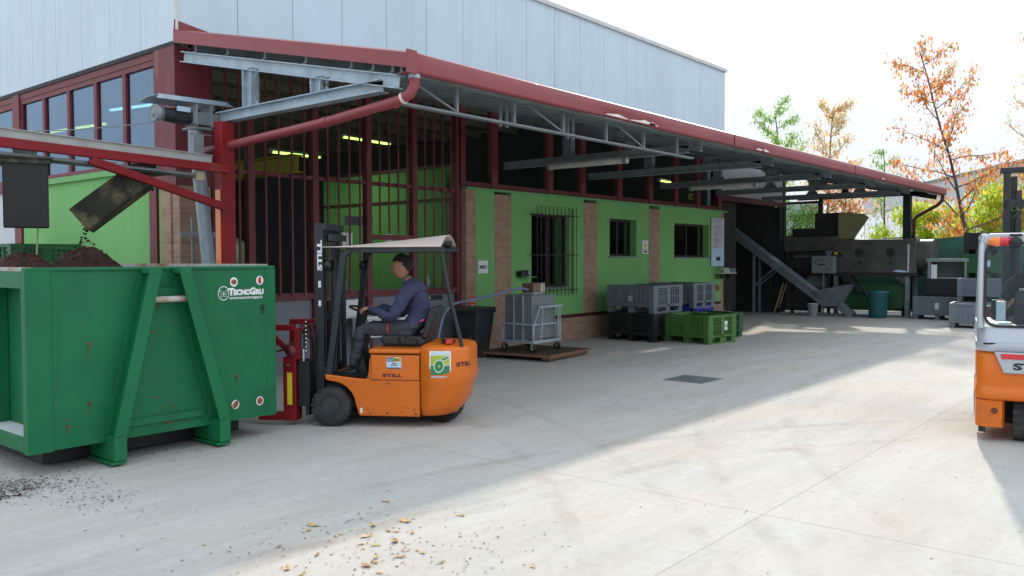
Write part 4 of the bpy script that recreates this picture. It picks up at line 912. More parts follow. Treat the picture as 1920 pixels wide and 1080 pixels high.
def person(label, root, parts, segs, mats, hair_c, face, up, hair_m, extra=None, voxel=.0085):
    """parts: list of (verts, faces); segs: list of (a, b, matindex, radius scale)"""
    t = thing('person', label, 'person', root[0], root[1])
    b = B()
    for vs, fs in parts: b.add(vs, fs, 0, True)
    o = b.build('body', mats, None, fixn=False)
    rm = o.modifiers.new('r', 'REMESH'); rm.mode = 'VOXEL'; rm.voxel_size = voxel; rm.use_smooth_shade = True
    sm = o.modifiers.new('sm', 'SMOOTH'); sm.iterations = 3; sm.factor = .5
    dg = bpy.context.evaluated_depsgraph_get(); me = bpy.data.meshes.new_from_object(o.evaluated_get(dg)); bpy.data.objects.remove(o, do_unlink=True)
    me.materials.clear()
    for m in mats: me.materials.append(m)
    S = [(Vector(a), Vector(c), mi, r) for a, c, mi, r in segs]; mi_ = []
    for p in me.polygons:
        c = p.center; best = min(S, key=lambda s: seg_dist(c, s[0], s[1]) / s[3]); mi_.append(best[2])
    me.polygons.foreach_set('material_index', mi_); me.polygons.foreach_set('use_smooth', [True] * len(me.polygons))
    # cloth folds
    nrm = [v.normal.copy() for v in me.vertices]
    vm = [0] * len(me.vertices)
    for p in me.polygons:
        for vi in p.vertices: vm[vi] = max(vm[vi], mi_[p.index])
    for v, n in zip(me.vertices, nrm):
        if vm[v.index] in (1, 2):
            q = v.co; v.co = q + n * (.015 * noise.noise(Vector((q.x * 9, q.y * 5, q.z * 18))) + .007 * noise.noise(q * 30) + .005)
    ob = bpy.data.objects.new('body', me); C.objects.link(ob); ob.parent = t
    # hair cap
    f = Vector(face).normalized(); u = Vector(up).normalized(); l = u.cross(f).normalized(); u = f.cross(l)
    vs, fs = head_mesh(hair_c, f, u, 1.085); rr = random.Random(2); c = Vector(hair_c)
    keep = []; 
    for fc in fs:
        m = sum((vs[i] for i in fc), Vector()) / len(fc) - c; X, Z = m.dot(f), m.dot(u)
        line = .048 + max(0, X) * .2 if X > -.005 else .048 + (X + .005) * 1.55
        if Z > max(-.075, line): keep.append(fc)
    vs = [v + (v - c).normalized() * (.001 + .007 * rr.random()) for v in vs]
    hb = B(); hb.add(vs, keep, 0, True); ho = hb.build('hair', hair_m, t, fixn=False); q = ho.modifiers.new('t', 'SOLIDIFY'); q.thickness = .008; q.offset = -1
    # eyes
    for s in (-1, 1):
        e = B(); p = c + f * .083 + l * s * .031 + u * .004
        e.lathe([(0, -.010), (.006, -.008), (.0098, 0), (.006, .008), (0, .010)], p, f, 12); eo = e.build('eye', M['white'], t)
        e = B(); e.lathe([(0, .0012), (.0045, .0)], p + f * .0095, f, 10); e.build('iris', M['hair'], eo)
    return t

# ================================================================ FORKLIFT 1
FA = 123.0; FO = (5.959, 7.362, 0)
fk = thing('forklift', 'orange forklift with open cage under a pale bent sheet, driver aboard', 'forklift', FO, FA)
def sidep(poly, y0, y1, name, m, bev=.012, par=None): return B().prism(poly, y0, y1).build(name, m, par or fk, bev, 3)
arch = [(-.335 + .0, .12)] + [(.0 - .262 * math.cos(t) , .21 + .262 * math.sin(t)) for t in [R(a) for a in (0, 15, 30, 45, 60, 75, 88)]]
chassis = [(-.95, .115), (-.30, .115)] + [(-.262 * math.cos(R(a)), .21 + .262 * math.sin(R(a))) for a in (5, 20, 35, 50, 65, 80)] + [(.02, .475), (.065, .49), (.07, .545), (-.30, .505), (-.375, .50), (-.40, .56), (-.41, .70), (-.425, .76), (-.955, .76)]
sidep(chassis, .30, .47, 'chassis', M['orange'], .014)
sidep(chassis, -.47, -.30, 'chassis', M['orange'], .014)
b = B(); b.bb(-.94, -.44, -.30, .30, .14, .755); b.bb(-.43, .02, -.30, .30, .40, .44); b.build('battery_box', M['machd'], fk)
b = B(); b.bb(-.965, -.405, -.475, .475, .77, .815); b.build('hood_lid', M['orange'], fk, .016, 3)
# door panel with shadow gap
b = B(); b.bb(-.945, -.435, .472, .479, .50, .755); b.build('side_door', M['orange'], fk, .004)
b = B(); b.bb(-.952, -.428, .468, .4725, .492, .762); b.bb(-.956, -.950, .30, .4755, .12, .80);b.build('panel_gap', M['oranged'], fk)  # dark strips paint in the shade of the panel joints
# floor plate
b = B(); b.bb(-.42, .03, -.31, .31, .445, .47); b.add([(.05, -.45, .548), (.05, .45, .548), (-.36, .45, .512), (-.36, -.45, .512)], [(0, 1, 2, 3)]); b.build('floor_plate', M['black'], fk)
# counterweight: plan with round rear corners, tapering foot
b = B(); rings = []
def plan(x0, x1, hw, r, n=9):
    pts = [(x0, hw)]
    for k in range(n + 1):
        t = math.pi / 2 * k / n; pts.append((x1 + r - r * math.sin(t), hw - r + r * math.cos(t)))
    return pts + [(x, -y) for x, y in reversed(pts)]
lv = [(z, x1 + .065, hw, r) for z, x1, hw, r in [(.115, -1.30, .40, .26), (.14, -1.36, .46, .27), (.25, -1.44, .485, .28), (.40, -1.475, .49, .28), (.46, -1.50, .495, .28), (.53, -1.515, .495, .28), (.60, -1.50, .495, .28), (.80, -1.50, .49, .28), (.835, -1.485, .48, .28), (.85, -1.45, .45, .27), (.855, -1.3, .35, .25)]]
vs = []; np_ = 0
for z, x1, hw, r in lv:
    pl = plan(-.965, x1, hw, r); np_ = len(pl); vs += [(x, y, z) for x, y in pl]
fs = [(j * np_ + i, j * np_ + (i + 1) % np_, (j + 1) * np_ + (i + 1) % np_, (j + 1) * np_ + i) for j in range(len(lv) - 1) for i in range(np_)]
b.add(vs, fs, 0, True); b.add(vs, [tuple(range(np_ - 1, -1, -1)), tuple(range((len(lv) - 1) * np_, len(lv) * np_))], 0)
cw = b.build('counterweight', M['orange'], fk)
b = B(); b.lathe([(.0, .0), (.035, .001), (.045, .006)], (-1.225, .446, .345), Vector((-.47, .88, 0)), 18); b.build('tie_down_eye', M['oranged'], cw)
b = B(); b.bb(-1.425, -1.36, .23, .27, .44, .52); b.build('tow_slot', M['black'], cw)
# top clutter on counterweight
b = B(); b.bb(-1.25, -1.13, .05, .25, .86, .885); b.cyl((-1.20, .28, .875), (-1.12, .12, .885), .018, n=8); b.cyl((-1.38, -.1, .86), (-1.38, -.1, .91), .01, n=6); b.build('strap_bundle', M['black'], fk, .004)
b = B(); b.bb(-1.26, -1.20, .26, .36, .865, .91); b.build('red_plug', M['redl'], fk, .006)
# stickers
st = B(); YS = .4965
def srect(bd, x0, x1, z0, z1, y, mi=0): bd.add([(x0, y, z0), (x1, y, z0), (x1, y, z1), (x0, y, z1)], [(0, 1, 2, 3)], mi)
def curveY(x):  # counterweight side surface half width at x (z .5-.8)
    c0 = -1.435 + .28
    return .4905 if x > c0 else .4905 - .28 + math.sqrt(max(0, .28 ** 2 - (c0 - x) ** 2))
def cpanel(bd, x0, x1, z0, z1, off, mi, n=8):
    for k in range(n):
        a, c_ = x0 + (x1 - x0) * k / n, x0 + (x1 - x0) * (k + 1) / n
        bd.add([(a, curveY(a) + off, z0), (c_, curveY(c_) + off, z0), (c_, curveY(c_) + off, z1), (a, curveY(a) + off, z1)], [(0, 1, 2, 3)], mi)
sk = B(); sx0, sx1, sz0, sz1 = -1.275, -1.055, .515, .805
cpanel(sk, sx0, sx1, sz0, sz1, .004, 0); cpanel(sk, sx0 + .012, sx1 - .012, sz0 + .045, .655, .0055, 1); cpanel(sk, sx0 + .012, sx1 - .012, .662, sz1 - .045, .0055, 2)
def olive(bd, cx, cz, rx, rz, off, mi, tilt=0):
    vs = [(cx, curveY(cx) + off, cz)]
    for q in (.5, 1.):
        for k in range(24):
            t = k * math.pi / 12; x = cx + q * (rx * math.cos(t) * math.cos(tilt) - rz * math.sin(t) * math.sin(tilt)); vs.append((x, curveY(x) + off, cz + q * (rx * math.cos(t) * math.sin(tilt) + rz * math.sin(t) * math.cos(tilt))))
    bd.add(vs, [(0, k + 1, (k + 1) % 24 + 1) for k in range(24)] + [(k + 1, k + 25, (k + 1) % 24 + 25, (k + 1) % 24 + 1) for k in range(24)], mi)
olive(sk, -1.155, .650, .054, .068, .0075, 0, .2); olive(sk, -1.155, .650, .045, .058, .009, 1, .2); olive(sk, -1.16, .650, .012, .016, .0105, 2)
olive(sk, -1.218, .728, .046, .018, .0075, 0, -.45); olive(sk, -1.218, .728, .040, .012, .009, 1, -.45)
fo_ = sk.build('olive_sticker', [M['white'], M['dkgl'], M['limel']], fk, fixn=False)
lt = B(); text('FRANTOIO', .030, (sx1 - .022, .4955, sz1 - .034), (-1, 0, 0), (0, 0, 1), None, sx=1.28, bold=.0007, builder=lt, th=.0)
l2 = B()
for k in range(9):
    x = sx1 - .022 - k * .022; l2.add([(x, curveY(x) + .0065, .530), (x - .014, curveY(x - .014) + .0065, .530), (x - .014, curveY(x - .014) + .0065, .548), (x, curveY(x) + .0065, .548)], [(0, 1, 2, 3)])
for l_ in (lt, l2): l_.v = [(x, curveY(x) + .007, z) for x, y, z in l_.v]
l2.build('sticker_text', M['bluew'], fo_, fixn=False)
lt.build('sticker_text', M['bluew'], fo_, fixn=False)
# door sticker
b = B(); srect(b, -.755, -.600, .615, .735, .4805, 0); srect(b, -.750, -.605, .690, .731, .482, 1); srect(b, -.750, -.68, .690, .731, .483, 2); srect(b, -.752, -.603, .617, .628, .482, 1)
ns = b.build('dealer_sticker', [M['bluew'], M['black'], M['yellow']], fk, fixn=False)
text('NOV', .036, (-.607, .4835, .697), (-1, 0, 0), (0, 0, 1), M['bluew'], 'lettering', ns, bold=.001, shear=.2, sx=.95, th=0)
text('MAC', .036, (-.682, .4845, .697), (-1, 0, 0), (0, 0, 1), M['black'], 'lettering', ns, bold=.001, sx=.85, th=0)
text('NOVELLA', .018, (-.64, .4825, .648), (-1, 0, 0), (0, 0, 1), M['mast'], 'lettering', ns, bold=.0005, sx=1.0, th=0)
b = B(); b.add([(-.678 + .022 * math.cos(t), .4825, .672 + .006 * math.sin(t)) for t in [k * math.pi / 8 for k in range(16)]], [tuple(range(16))]); b.build('red_oval', M['redl'], ns, fixn=False)
text('STILL', .045, (-.555, .481, .530), (-1, 0, 0), (0, 0, 1), M['oxidedark'], 'lettering', fk, bold=.0022, sx=2.0, th=0)
tt = text('STILL', .060, (-1.335, 0, .640), (-1, 0, 0), (0, 0, 1), M['oxidedark'], 'lettering', fk, bold=.003, sx=1.75, th=0)
for v in tt.data.vertices:
    # wrap round the rear corner: arc length from x=-1.16
    s = -1.155 - v.co.x; r = .28
    a = min(s / r, math.pi / 2); rest = max(0, s - r * math.pi / 2)
    v.co.x = -1.155 - (r + .004) * math.sin(a); v.co.y = .4905 - r + (r + .004) * math.cos(a) - rest
rr = random.Random(8); b = B()
for k in range(46):
    x, z = rr.uniform(-.94, -.33), rr.choice((rr.uniform(.13, .2), rr.uniform(.12, .48))); q = rr.uniform(.003, .014); a = rr.gauss(0, .25)
    b.add([(x, .4712, z), (x + q * 1.8, .4712, z + q * a), (x + q * 1.5, .4712, z + q * .35), (x - q * .3, .4712, z + q * .3)], [(0, 1, 2, 3)])
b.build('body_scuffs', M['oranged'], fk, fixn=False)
for x, z in ((-.90, .15), (-.42, .15), (-.40, .52), (-.60, .15)): B().cyl((x, .470, z), (x, .476, z), .009, n=8).build('bolt', M['mast'], fk)
# wheels
for y in (.435, -.435):
    b = B(); tyre(b, (0, y, .21), .21, .135); w_ = b.build('wheel', M['rubber'], fk)
    b = B(); rim(b, (0, y, .21), .112, .12, (0, 1, 0), 1 if y > 0 else -1); b.cyl((0, y - .05, .21), (0, y + .05, .21), .115, n=24); b.build('rim', M['mast'], w_)
for y in (.10, -.10):
    b = B(); tyre(b, (-1.12, y, .19), .19, .13, (math.sin(.35), math.cos(.35), 0)); b.build('wheel', M['rubber'], fk)
b = B(); b.cyl((0, -.37, .21), (0, .37, .21), .06); b.bb(-.1, .1, -.3, .3, .12, .42); b.build('axle', M['machd'], fk)
b = B(); srect(b, -.335, -.312, .145, .20, .4715); b.build('white_plate', M['white'], fk, fixn=False)
# mast
b = B()
for s in (-1, 1):
    y = s * .27
    b.bb(.14, .235, y - .035 * s - .006, y - .035 * s + .006, .10, 2.13); b.bb(.14, .152, min(y, y - .035 * s), max(y, y - .035 * s), .10, 2.13); b.bb(.222, .235, min(y, y - .035 * s), max(y, y - .035 * s), .10, 2.13)
    b.bb(.14, .235, min(y - .0, y + .01 * s), max(y, y + .012 * s), .10, 2.135)
b.bb(.10, .14, -.30, .30, 2.06, 2.13); b.bb(.10, .14, -.3, .3, .5, .6); b.bb(.05, .10, -.24, .24, 1.95, 2.02)
b.build('outer_mast', M['mast'], fk, .003)
b = B()
for s in (-1, 1):
    y = s * .205; b.bb(.13, .215, min(y, y + .02 * s), max(y, y + .02 * s), .14, 2.08); b.cyl((.06, s * .15, .4), (.06, s * .15, 1.85), .028, n=12)
b.bb(.14, .2, -.19, .19, 2.0, 2.08); b.bb(.13, .2, -.19, .19, 1.10, 1.16)
b.build('inner_mast', M['mast'], fk, .003)
B().cyl((.18, 0, .3), (.18, 0, 1.3), .035, n=14).build('lift_cylinder', M['black'], fk)
for y in (.065, -.065): B().cyl((.17, y - .015, 2.0), (.17, y + .015, 2.0), .06, n=16).build('chain_pulley', M['black'], fk)
b = B()
for y in (.055, -.055): b.bar((.235, y, .5), (.235, y, 2.0), .02, .008)
b.build('lift_chain', M['machd'], fk)
tx = B(); text('STILL', .085, (.172, .286, 1.63), (0, 0, 1), (1, 0, 0), None, bold=.004, sx=1.65, builder=tx)
tx.v = [(.155 + (x - .172) * .8, .2855, z) for x, y, z in tx.v]; tx.build('lettering', M['white'], fk, fixn=False)
b = B(); 
for z0, z1 in ((1.45, 1.52), (1.25, 1.31)): b.add([(.165, .2855, z0), (.195, .2855, z0), (.195, .2855, z1), (.165, .2855, z1)], [(0, 1, 2, 3)])
b.build('label_plate', M['white'], fk, fixn=False)
# carriage + red bale-clamp attachment
b = B()
b.bb(.26, .30, -.42, .42, .10, .20); b.bb(.26, .30, -.42, .42, .52, .62)
for y in (-.38, -.1, .1, .38): b.bb(.26, .30, y - .03, y + .03, .20, .52)
b.build('carriage', M['machd'], fk)
at = B()
at.bb(.38, .52, .30, .48, .05, .72)
for y in (.44, -.44):
    at.bb(.34, .40, y - .04, y + .04, .70, 1.03); at.bb(.74, .80, y - .03, y + .03, .05, 1.06)
    at.bb(.40, .74, y - .03, y + .03, 1.0, 1.06); at.bar((.41, y, .72), (.68, y, .98), .05, .05)
    at.bb(.52, .74, y - .03, y + .03, .05, .14)
at.bb(.36, .44, -.44, .44, .95, 1.02); at.bb(.32, .44, -.44, .30, .2, .3)
at.build('clamp_frame', M['red'], fk, .006)
b = B(); b.lathe([(0, -.09), (.06, -.08), (.09, 0), (.06, .08), (0, .09)], (.44, .40, .79), (0, 1, 0), 16); b.build('rotator', M['oxide'], fk)
b = B(); b.bb(.24, .37, .20, .46, .20, .68); b.build('cylinder_block', M['black'], fk, .01)
b = B(); srect(b, .42, .475, .22, .56, .4825, 0); b.build('warning_strip', M['yellow'], fk, fixn=False)
b = B(); b.cyl((.46, .485, .64), (.46, .50, .64), .014, n=10); b.build('bolt', M['chrome'], fk)
b = B()
for k, (dx, dy) in enumerate(((0, 0), (.035, .02), (.015, -.04))):
    pts = [(.30 + dx, .40 + dy, .42), (.315 + dx, .41 + dy, .72), (.30 + dx, .42 + dy, .98), (.27 + dx, .42 + dy, 1.10 - .03 * k), (.24 + dx, .38 + dy, 1.06), (.225 + dx, .33 + dy, .85), (.23 + dx, .3 + dy, .5)]
    b.tube([Vector(p) for p in pts], .012, 8)
b.tube([(.62, .44, .86), (.5, .46, .83), (.4, .47, .86), (.33, .45, .93), (.25, .42, .95)], .012, 8); b.tube([(.7, .44, .84), (.6, .47, .78), (.5, .45, .80)], .01, 8)
b.build('hydraulic_hose', M['black'], fk)
b = B()
for k in range(16):
    z = .46 + k * .022; b.cyl((.315, .425, z), (.315, .425, z + .014), .017, n=8)
    if k % 2: b.cyl((.288, .42, z + .3), (.288, .42, z + .31), .015, n=8)
b.build('hose_coupling', M['chrome'], fk)
# overhead guard
b = B()
for s in (-1, 1):
    y = s * .43
    b.bar((.03, y, .545), (-.13, y * .97, 1.80), .05, .065, up=(1, 0, 0)); b.bar((-.13, y * .97, 1.79), (-.20, y * .96, 1.855), .05, .06, up=(1, 0, 0))
    
    if s > 0: b.tube([(-1.37, y * .80, .84), (-1.25, y * .88, 1.35), (-1.16, y * .93, 1.85)], .021, 10)
    b.bar((-.18, y * .96, 1.845), (-1.20, y * .93, 1.85), .05, .05)
for x in (-.2, -.4, -.6, -.8, -1.0, -1.18): b.bar((x, -.41, 1.848), (x, .41, 1.848), .03, .025)
b.build('overhead_guard', M['mast'], fk, .004)
# bent plastic sheet on top: flat at the front, arched at the rear
b = B(); nu, nv = 20, 16; vs = []
for i in range(nu + 1):
    t = i / nu; x = .10 - t * 1.27
    for j in range(nv + 1):
        s = j / nv * 2 - 1; hh = .130 * t ** 1.1; y = s * (.50 - .07 * t)
        vs.append((x + (-.04 * (1 - abs(s)) * t * 0), y, 1.882 + hh * math.cos(s * math.pi / 2) ** .9 if abs(s) < 1 else 1.882))
b.add(vs, [(i * (nv + 1) + j, (i + 1) * (nv + 1) + j, (i + 1) * (nv + 1) + j + 1, i * (nv + 1) + j + 1) for i in range(nu) for j in range(nv)], 0, True)
so2 = b.build('weather_sheet', M['canopy'], fk); q = so2.modifiers.new('t', 'SOLIDIFY'); q.thickness = .008
b = B(); b.lathe([(.05, 0), (.052, .03), (.045, .07), (.02, .095), (0, .10)], (-1.06, .08, 1.875), (0, 0, 1), 16); b.build('beacon', M['amber'], fk)
b = B(); b.cyl((-1.17, .22, 1.90), (-1.24, .22, 1.90), .035, .045, n=14); b.bb(-1.17, -1.10, .1, .3, 1.87, 1.905); b.build('work_lamp', M['black'], fk)
for x, y in ((.04, .36), (-.12, -.33)):
    b = B(); b.lathe([(0, -.05), (.04, -.045), (.055, -.01), (.06, .02), (.052, .03)], (x, y, 1.68), (-1, 0, 0), 18); ho = b.build('headlamp', M['black'], fk)
    B().lathe([(0, .022), (.053, .018)], (x, y, 1.68), (1, 0, 0), 18).build('lens', M['chrome'], ho); 
    B().bar((x, y, 1.73), (x - .06, y, 1.83), .02, .02).build('stem', M['black'], ho)
# seat, column, wheel, levers
b = B()
b.prism([(-.95, .875), (-.93, .83), (-.52, .83), (-.46, .87), (-.47, .925), (-.56, .94), (-.90, .93)], -.23, .23); sb_ = b.build('seat_cushion', M['vinyl'], fk, .03, 3)
b = B(); b.prism([(-.90, .90), (-.97, .90), (-1.08, 1.19), (-1.075, 1.24), (-1.02, 1.245), (-.97, 1.17)], -.21, .21); b.build('seat_back', M['vinyl'], fk, .03, 3)
b = B(); b.bb(-.92, -.48, -.2, .2, .815, .835); b.bb(-.86, -.70, .235, .26, .85, .91); b.build('seat_rail', M['black'], fk)
b = B(); b.cyl((-.70, .24, .93), (-.72, .24, .86), .05, .04, n=14); b.bb(-.62, -.52, .225, .235, .86, .885); b.build('armrest_hinge', M['mast'], fk)
b = B(); b.prism([(-.30, .47), (-.12, .47), (-.10, .80), (-.22, 1.02), (-.28, 1.0), (-.22, .78)], -.16, .12); b.build('dashboard', M['black'], fk, .01)
b = B(); b.cyl((-.14, 0, .85), (-.24, 0, 1.18), .03, n=10); b.build('steering_column', M['black'], fk)
WC = Vector((-.235, 0, 1.19)); WN = Vector((-.27, 0, .96)).normalized(); a_ = WN.orthogonal().normalized(); a_ = Vector((.96, 0, .27)); b_ = Vector((0, 1, 0))
pts = [WC + (a_ * math.cos(t) + b_ * math.sin(t)) * .175 for t in [k * math.pi / 16 for k in range(33)]]
b = B(); b.tube(pts, .013, 8)
for k in range(3):
    t = k * 2 * math.pi / 3 + math.pi; b.bar(WC - WN * .02, WC + (a_ * math.cos(t) + b_ * math.sin(t)) * .17, .025, .012)
b.cyl(WC - WN * .04, WC + WN * .01, .04, n=14); b.build('steering_wheel', M['black'], fk)
b = B()
for k in range(3): b.tube([(-.16 - .0 * k, .20 + k * .03, .80), (-.13, .20 + k * .03, .98), (-.10, .21 + k * .03, 1.06)], .007, 6); b.lathe([(0, 0), (.018, .01), (.02, .03), (0, .05)], (-.10, .21 + k * .03, 1.05), (0, 0, 1), 10)
b.build('control_lever', M['black'], fk)

# ---- driver 1
hip = Vector((-.80, 0, 1.015)); pel = (-.80, 0, 1.0)
ch = []
ch.append([(pel, .135, .115), ((-.84, 0, 1.12), .135, .125), ((-.85, 0, 1.25), .145, .13), ((-.81, 0, 1.38), .155, .13), ((-.76, 0, 1.45), .115, .09), ((-.725, 0, 1.515), .055, .055), ((-.70, 0, 1.56), .052, .052)])
knL, knR = (-.235, .15, 1.0), (-.22, -.14, 1.0)
ch.append([(pel, .135, .115), ((-.73, .10, .99), .10, .10), ((-.50, .135, 1.0), .086, .086), (knL, .068, .068), ((-.185, .155, .80), .062, .062), ((-.145, .16, .585), .050, .050)])
ch.append([(pel, .135, .115), ((-.73, -.10, .99), .10, .10), ((-.50, -.125, 1.0), .086, .086), (knR, .068, .068), ((-.14, -.14, .80), .062, .062), ((-.08, -.14, .585), .050, .050)])
shL, shR = (-.765, .185, 1.425), (-.765, -.185, 1.425); elL, elR = (-.60, .265, 1.120), (-.575, -.265, 1.135); wrL, wrR = (-.345, .195, 1.225), (-.33, -.20, 1.225)
for sh, el, wr in ((shL, elL, wrL), (shR, elR, wrR)):
    s, e, w_ = Vector(sh), Vector(el), Vector(wr)
    ch.append([((-.76, 0, 1.45), .105, .08), (s, .080, .076), (s.lerp(e, .5), .068, .066), (e, .058, .058), (e.lerp(w_, .55), .050, .048), (w_, .032, .030)])
parts = [skinmesh(ch)]
parts.append(head_mesh((-.652, 0, 1.672), (1, .06, -.10), (.08, 0, 1), 1.05))
for an, tx_ in (((-.145, .16, .56), .09), ((-.08, -.14, .56), .06)):
    a = Vector(an); parts.append(skinmesh([[(a, .048, .05), (a + Vector((-.03, 0, -.035)), .046, .036), (a + Vector((.07, .0, -.035)), .042, .034), (a + Vector((.145, .005, -.043)), .038, .024)]]))
for wr, side in ((wrL, 1), (wrR, -1)):
    fd = Vector((.95, -.25 * side, .05)); palm, fin = hand_chains(wr, fd, Vector((0, -.1 * side, -1)), 1.0, 1 if side > 0 else -1)
    parts.append(skinmesh([palm])); parts += [skinmesh([f_]) for f_ in fin]
segs = [(pel, (-.84, 0, 1.12), 1, .125), ((-.84, 0, 1.12), (-.80, 0, 1.38), 1, .14), ((-.80, 0, 1.38), (-.745, 0, 1.48), 1, .12), ((-.70, 0, 1.54), (-.652, 0, 1.68), 0, .10), ((-.652, 0, 1.60), (-.60, 0, 1.60), 0, .09)]
for kn, an in ((knL, (-.145, .16, .60)), (knR, (-.08, -.14, .60))):
    s = 1 if kn[1] > 0 else -1
    segs += [((-.82, .09 * s, .97), kn, 2, .095), (kn, an, 2, .065)]
    a = Vector(an); segs += [(a + Vector((-.03, 0, -.085)), a + Vector((.15, 0, -.09)), 3, .05)]
for sh, el, wr in ((shL, elL, wrL), (shR, elR, wrR)):
    s = 1 if sh[1] > 0 else -1; w_ = Vector(wr)
    segs += [(sh, el, 1, .065), (el, w_, 1, .045), (w_ + Vector((.035, -.01 * s, 0)), w_ + Vector((.13, -.03 * s, -.03)), 0, .045)]
p1 = person('man in navy sweatshirt and dark work trousers driving the orange forklift', (FO, FA), parts, segs, [M['skin'], M['navy'], M['trouser'], M['boot']], (-.652, 0, 1.672), (1, .06, -.10), (.08, 0, 1), M['hair'])
b = B()
for k in range(4): b.bar((-.07 + k * .028, .13, .575 - k * .012), (-.055 + k * .028, .195, .572 - k * .012), .010, .008)
b.bb(-.10, .04, .203, .209, .515, .53); b.build('boot_laces', M['lace'], p1)
b = B(); b.bb(-.545, -.535, .20, .222, .96, 1.07); b.build('trouser_tab', M['redl'], p1, .003)
b = B(); b.box((-.885, .09, 1.085), (.08, .09, .022), Matrix.Rotation(.4, 3, 'Y')); b.build('shirt_hem', M['pink'], p1, .008)
b = B(); b.lathe([(.062, 0), (.066, .01), (.062, .028), (.056, .034)], (-.745, 0, 1.478), Vector((.35, 0, .93)), 22); b.build('collar', M['navy'], p1)

# ================================================================ FORKLIFT 2 (rear view)
F2 = (9.12, 1.20, 0)
f2 = thing('forklift', 'silver and orange forklift with closed glass cab, seen from behind', 'forklift', F2, 12)
HW = .565
def plan2(x0, x1, hw, r, n=8):   # rear is at x = x1 (min), front at x0
    pts = [(x0, hw)]
    for k in range(n + 1):
        t = math.pi / 2 * k / n; pts.append((x1 + r - r * math.sin(t), hw - r + r * math.cos(t)))
    return pts + [(x, -y) for x, y in reversed(pts)]
def loft(levels, m, name, x0=.75, par=None, cap=True):
    b = B(); vs = []; k = 0
    for z, x1, hw, r in levels:
        pl = plan2(x0, x1, hw, r); k = len(pl); vs += [(x, y, z) for x, y in pl]
    b.add(vs, [(j * k + i, j * k + (i + 1) % k, (j + 1) * k + (i + 1) % k, (j + 1) * k + i) for j in range(len(levels) - 1) for i in range(k)], 0, True)
    if cap: b.add(vs, [tuple(range(k - 1, -1, -1)), tuple(range((len(levels) - 1) * k, len(levels) * k))], 0)
    return b, b.build(name, m, par or f2)
# counterweight with a wheel arch: two lower side blocks + full-width upper block
_, c2o = loft([(.402, .03, .545, .12), (.415, .0, .56, .12), (.43, -.005, .56, .12), (.50, -.005, .56, .12), (.515, .012, .552, .12), (.54, .014, .55, .12), (.60, .01, .555, .13), (.80, .03, .555, .16), (.845, .05, .545, .17), (.86, .08, .53, .16)], M['orange'], 'counterweight')
for s in (-1, 1):
    b = B(); vs = []
    prof = [(.13, .0), (.16, .0), (.20, .0), (.40, .0)]
    hw = .555
    pl = [(.75, hw * s)] + [(.03 + .08 - .08 * math.sin(t), s * (hw - .08 + .08 * math.cos(t))) for t in [math.pi / 2 * k / 5 for k in range(6)]] + [(.03, s * .335), (.12, s * .31), (.75, s * .31)]
    k = len(pl); vs = [(x, y, .14) for x, y in pl] + [(x, y, .40) for x, y in pl]
    b.add(vs, [tuple(range(k)), tuple(range(2 * k - 1, k - 1, -1))] + [(i, (i + 1) % k, k + (i + 1) % k, k + i) for i in range(k)], 0); b.build('counterweight_skirt', M['orange'], f2, .006)
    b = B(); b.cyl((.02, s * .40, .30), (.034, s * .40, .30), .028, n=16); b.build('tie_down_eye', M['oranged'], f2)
    b = B(); b.bb(.035, .10, s * .50 - .03, s * .50 + .03, .09, .14); b.build('rubber_stop', M['black'], f2)
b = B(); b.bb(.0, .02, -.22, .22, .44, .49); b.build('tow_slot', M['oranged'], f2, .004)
# silver panel band with red strip and lettering
_, pb = loft([(.86, .045, .552, .16), (.875, .03, .56, .17), (.92, .03, .56, .17), (.945, .035, .556, .17)], M['cab'], 'silver_band')
b = B(); b.prism([(.41, .862), (-.41, .862), (-.33, .665), (.33, .665)], -.012, .045, fn=lambda u, v, t: (t + .0, u, v)); b.build('name_panel', M['cab'], f2, .01)
b = B(); b.prism([(.36, .850), (-.36, .850), (-.35, .80), (.35, .80)], -.022, -.013, fn=lambda u, v, t: (t, u, v)); b.build('rear_reflector', M['redlens'], f2, .004)
text('STILL', .085, (-.0145, .255, .705), (0, -1, 0), (0, 0, 1), M['mast'], 'lettering', f2, bold=.004, sx=1.85, th=0)
b = B(); b.cyl((-.016, .30, .70), (-.010, .30, .70), .008, n=10); b.build('panel_screw', M['chrome'], f2)
# cab shell
_, cbo = loft([(.945, .045, .553, .16), (.96, .05, .55, .16), (1.075, .075, .548, .15), (1.09, .08, .546, .15)], M['cab'], 'cab_base', 1.6)
b = B(); b.bb(.035, .05, -.50, .50, .93, .945); b.build('band_gap', M['black'], f2)
for s in (-1, 1):   # rear pillars, side pillars, roof rails
    b = B(); b.tube([(.11, s * .525, 1.08), (.125, s * .525, 1.50), (.16, s * .515, 1.86), (.22, s * .48, 1.955)], [.034, .034, .036, .04], 12); b.build('rear_pillar', M['cab'], f2)
    b = B(); b.bar((1.55, s * .52, 1.08), (1.42, s * .50, 1.95), .05, .06); b.build('front_pillar', M['cab'], f2, .01)
    b = B(); b.bar((.2, s * .50, 1.95), (1.45, s * .50, 1.96), .06, .07); b.build('roof_rail', M['cab'], f2, .015)
    b = B(); b.bb(.18, 1.5, s * .522 - .003, s * .522 + .003, 1.10, 1.90); b.build('side_glass', M['glassc'], f2)
b = B(); b.prism([(.52, 1.90), (.50, 1.96), (.46, 1.985), (-.46, 1.985), (-.50, 1.96), (-.52, 1.90), (-.46, 1.87), (.46, 1.87)], .12, .26, fn=lambda u, v, t: (t, u, v)); b.build('rear_header', M['cab'], f2, .02, 3)
b = B(); b.bb(.24, 1.46, -.46, .46, 1.965, 1.99); b.build('roof_panel', M['black'], f2, .01)
